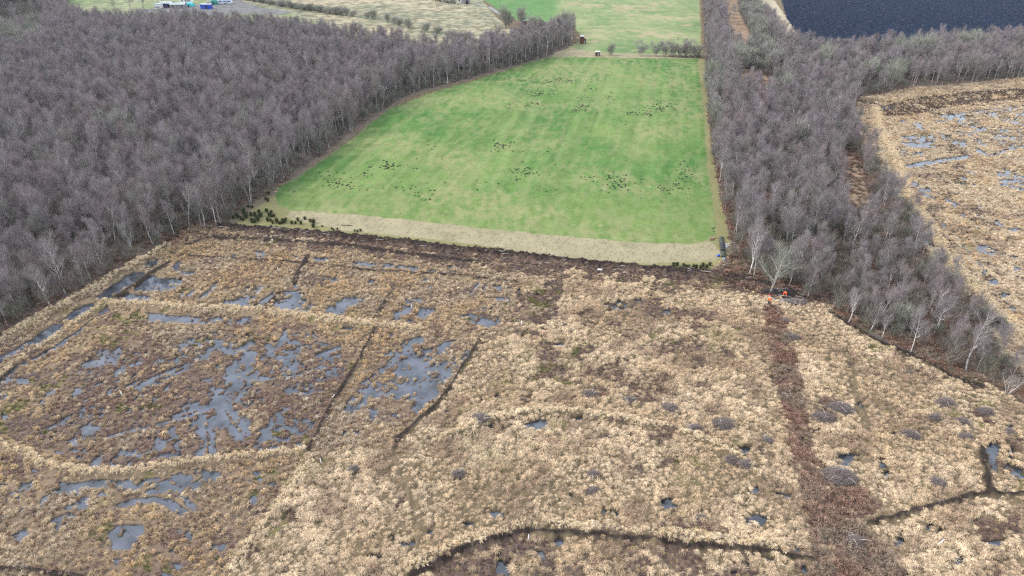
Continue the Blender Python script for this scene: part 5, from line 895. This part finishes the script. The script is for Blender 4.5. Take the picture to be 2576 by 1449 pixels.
x, y, z = gz(450, 20); e = empty('grey_shed', (x, y, z), .08, label='long low grey shed with a pale roof right of the navy one', cat='shed'); bx('wall', e, (0, 0, 1.1), (8.8, 4, 2.2), GREYW_M); pitch('roof', e, 8.8, 4, 2.2, .9, ROOF_M)
for k in range(3): bx('door', e, (-2.6 + k * 2.6, -2.03, .95), (1.0, .07, 1.8), DARKBARK_M)
WHEEL_M = mat('tyre', (.02,.02,.02), .7)
def caravan(u, v, L_, rz, m, label, stripe=None):
    x, y, z = gz(u, v); e = empty('caravan', (x, y, z), rz, label=label, cat='caravan'); b = MB(); W_ = 2.2; prof = [(-L_/2, .45), (L_/2, .45), (L_/2 + .12, 1.2), (L_/2 - .25, 2.3), (L_/2 - .6, 2.55), (-L_/2 + .6, 2.55), (-L_/2 + .25, 2.3), (-L_/2 - .12, 1.2)]; n = len(prof)
    b.poly([(p[0], -W_/2, p[1]) for p in prof] + [(p[0], W_/2, p[1]) for p in prof], [tuple(range(n)), tuple(range(n, 2 * n))[::-1]] + [(j, j + n, (j + 1) % n + n, (j + 1) % n) for j in range(n)]); link('shell', b.mesh('shell', m), e)
    for k in range(3): bx('window', e, (-L_ * .3 + k * L_ * .3, -W_/2 - .02, 1.65), (L_ * .18, .05, .6), GLASS_M)
    bx('door', e, (L_ * .15, -W_/2 - .03, 1.25), (.65, .05, 1.5), stripe or GREYW_M)
    for sy in (-1, 1): b = MB(); b.tube([(0, sy * 1.0, .35), (0, sy * 1.2, .35)], [.35, .35], 14); link('wheel', b.mesh('wheel', WHEEL_M), e)
caravan(470, 8.5, 7.4, .05, WHITEW_M, 'white caravan behind the grey shed'); caravan(567, 10, 8.8, .1, noise_mat('blue_white', (.50,.58,.75), (.70,.75,.85), 1, .4), 'pale blue and white caravan with a wheel showing at the right end of the yard'); caravan(572, 1, 6.5, .05, WHITEW_M, 'white caravan behind the pale blue one at the top edge')
def tarp(u, v, L_, W_, H_, m, label, rz=0):
    x, y, z = gz(u, v); e = empty('tarpaulin_tent', (x, y, z), rz, label=label, cat='tent'); b = MB(); n = 9; R_ = 8; P = []
    for i in range(R_ + 1):
        t = i / R_; X = (t - .5) * L_; hh = H_ * (1 - .25 * (2 * t - 1) ** 2) + random.uniform(-.08, .08)
        for j in range(n): a = math.pi * j / (n - 1); P.append((X, -math.cos(a) * W_ / 2 * (abs(math.cos(a)) ** -.3 if abs(math.cos(a)) > .2 else 1), math.sin(a) ** .7 * hh))
    b.poly(P, [(i * n + j, (i + 1) * n + j, (i + 1) * n + j + 1, i * n + j + 1) for i in range(R_) for j in range(n - 1)] + [tuple(range(n)), tuple(R_ * n + j for j in range(n))[::-1]]); link('canopy', b.mesh('canopy', m, True), e)
    bx('flap', e, (0, -W_ / 2 - .02, .7), (.9, .06, 1.3), DARK_M)
tarp(477.5, 16.3, 5.4, 3, 2.4, noise_mat('turquoise_tarp', (.03,.42,.45), (.10,.55,.56), 1, .4), 'bright turquoise domed tent right of the grey shed'); tarp(539, 11, 4.4, 3, 2.8, noise_mat('green_tarp', (.01,.14,.12), (.03,.22,.18), 1, .4), 'dark green domed tent at the top of the yard'); tarp(527, 11.5, 3.4, 3, 2.0, GREYW_M, 'grey tarpaulin shelter left of the dark green tent')
x, y, z = gz(520.5, 22); e = empty('blue_container', (x, y, z), -.08, label='bright blue steel container standing in the yard', cat='container'); BLUE_M = noise_mat('blue_paint', (.02,.06,.42), (.04,.10,.52), 1.5, .45); bx('wall', e, (0, 0, 1.3), (6.4, 2.6, 2.6), BLUE_M); bx('roof', e, (0, 0, 2.66), (6.6, 2.8, .1), PALEROOF_M); bx('door', e, (.6, -1.33, 1.05), (1.2, .06, 2.0), DARK_M)
for k in range(8): bx('rib', e, (-2.9 + k * .82 + (0 if k < 4 else .12), -1.33, 1.3), (.1, .07, 2.4), BLUE_M)
x, y, z = gz(1156.5, 7); e = empty('white_house', (x, y, z), 0, label='small white walled cottage end at the top edge', cat='house'); bx('wall', e, (0, 0, 1.5), (3, 4, 3), WHITEW_M); pitch('roof', e, 3, 4, 3.0, 1.4, ROOF_M); bx('window', e, (0, -2.02, 1.7), (.8, .06, .9), GLASS_M)
x, y, z = gz(1172, 10); e = empty('grey_barn', (x, y + 1, z), 0, label='dull grey barn right of the white cottage', cat='barn'); bx('wall', e, (0, 0, 1.3), (4.8, 4, 2.6), GREYW_M); pitch('roof', e, 4.8, 4, 2.6, 1.1, ROOF_M); bx('door', e, (.8, -2.03, 1.1), (1.6, .07, 2.2), DARK_M)
for (a, b_, lab) in [((1199, 11), (1219, 17), 'short pale boardwalk piece nearest the barn'), ((1226, 19), (1259, 39.5), 'long pale boardwalk on the near side of the pair'), ((1233, 19), (1261, 37), 'long pale boardwalk on the far side of the pair')]:
    x0, y0, z0 = gz(*a); x1, y1, z1 = gz(*b_); L_ = math.hypot(x1 - x0, y1 - y0); e = empty('boardwalk', ((x0 + x1) / 2, (y0 + y1) / 2, max(z0, z1) + .1), math.atan2(y1 - y0, x1 - x0), label=lab, cat='boardwalk'); b = MB(); nb_ = int(L_ / .3)
    for k in range(nb_): b.box((-L_ / 2 + (k + .5) * L_ / nb_, 0, .12), (L_ / nb_ * .86, .8, .05), 0, random.random())
    link('deck', b.mesh('deck', noise_mat('pale_boards', (.26,.28,.29), (.40,.42,.43), 2)), e)
    for sy in (-1, 1): b = MB(); b.box((0, sy * .3, 0), (L_, .1, .18)); link('beam', b.mesh('beam', GREYW_M), e)
for u, v, h_ in [(2520, 10, 1)][:0]: pass

# ------------------------------------------------------------------ the air between here and the far fields
b = MB(); b.box((0, 330, 29.5), (2400, 1500, 66)); hz = b.mesh('haze', mat('haze_air')); hm_ = hz.materials[0]; nt = hm_.node_tree; nt.nodes.remove(nt.nodes['Principled BSDF'])
pv = nt.nodes.new('ShaderNodeVolumePrincipled'); pv.inputs['Color'].default_value = (.80, .86, .98, 1); pv.inputs['Density'].default_value = HAZE; pv.inputs['Anisotropy'].default_value = .2
nt.links.new(pv.outputs[0], [n for n in nt.nodes if n.type == 'OUTPUT_MATERIAL'][0].inputs['Volume']); tag(link('haze', hz), kind='stuff')
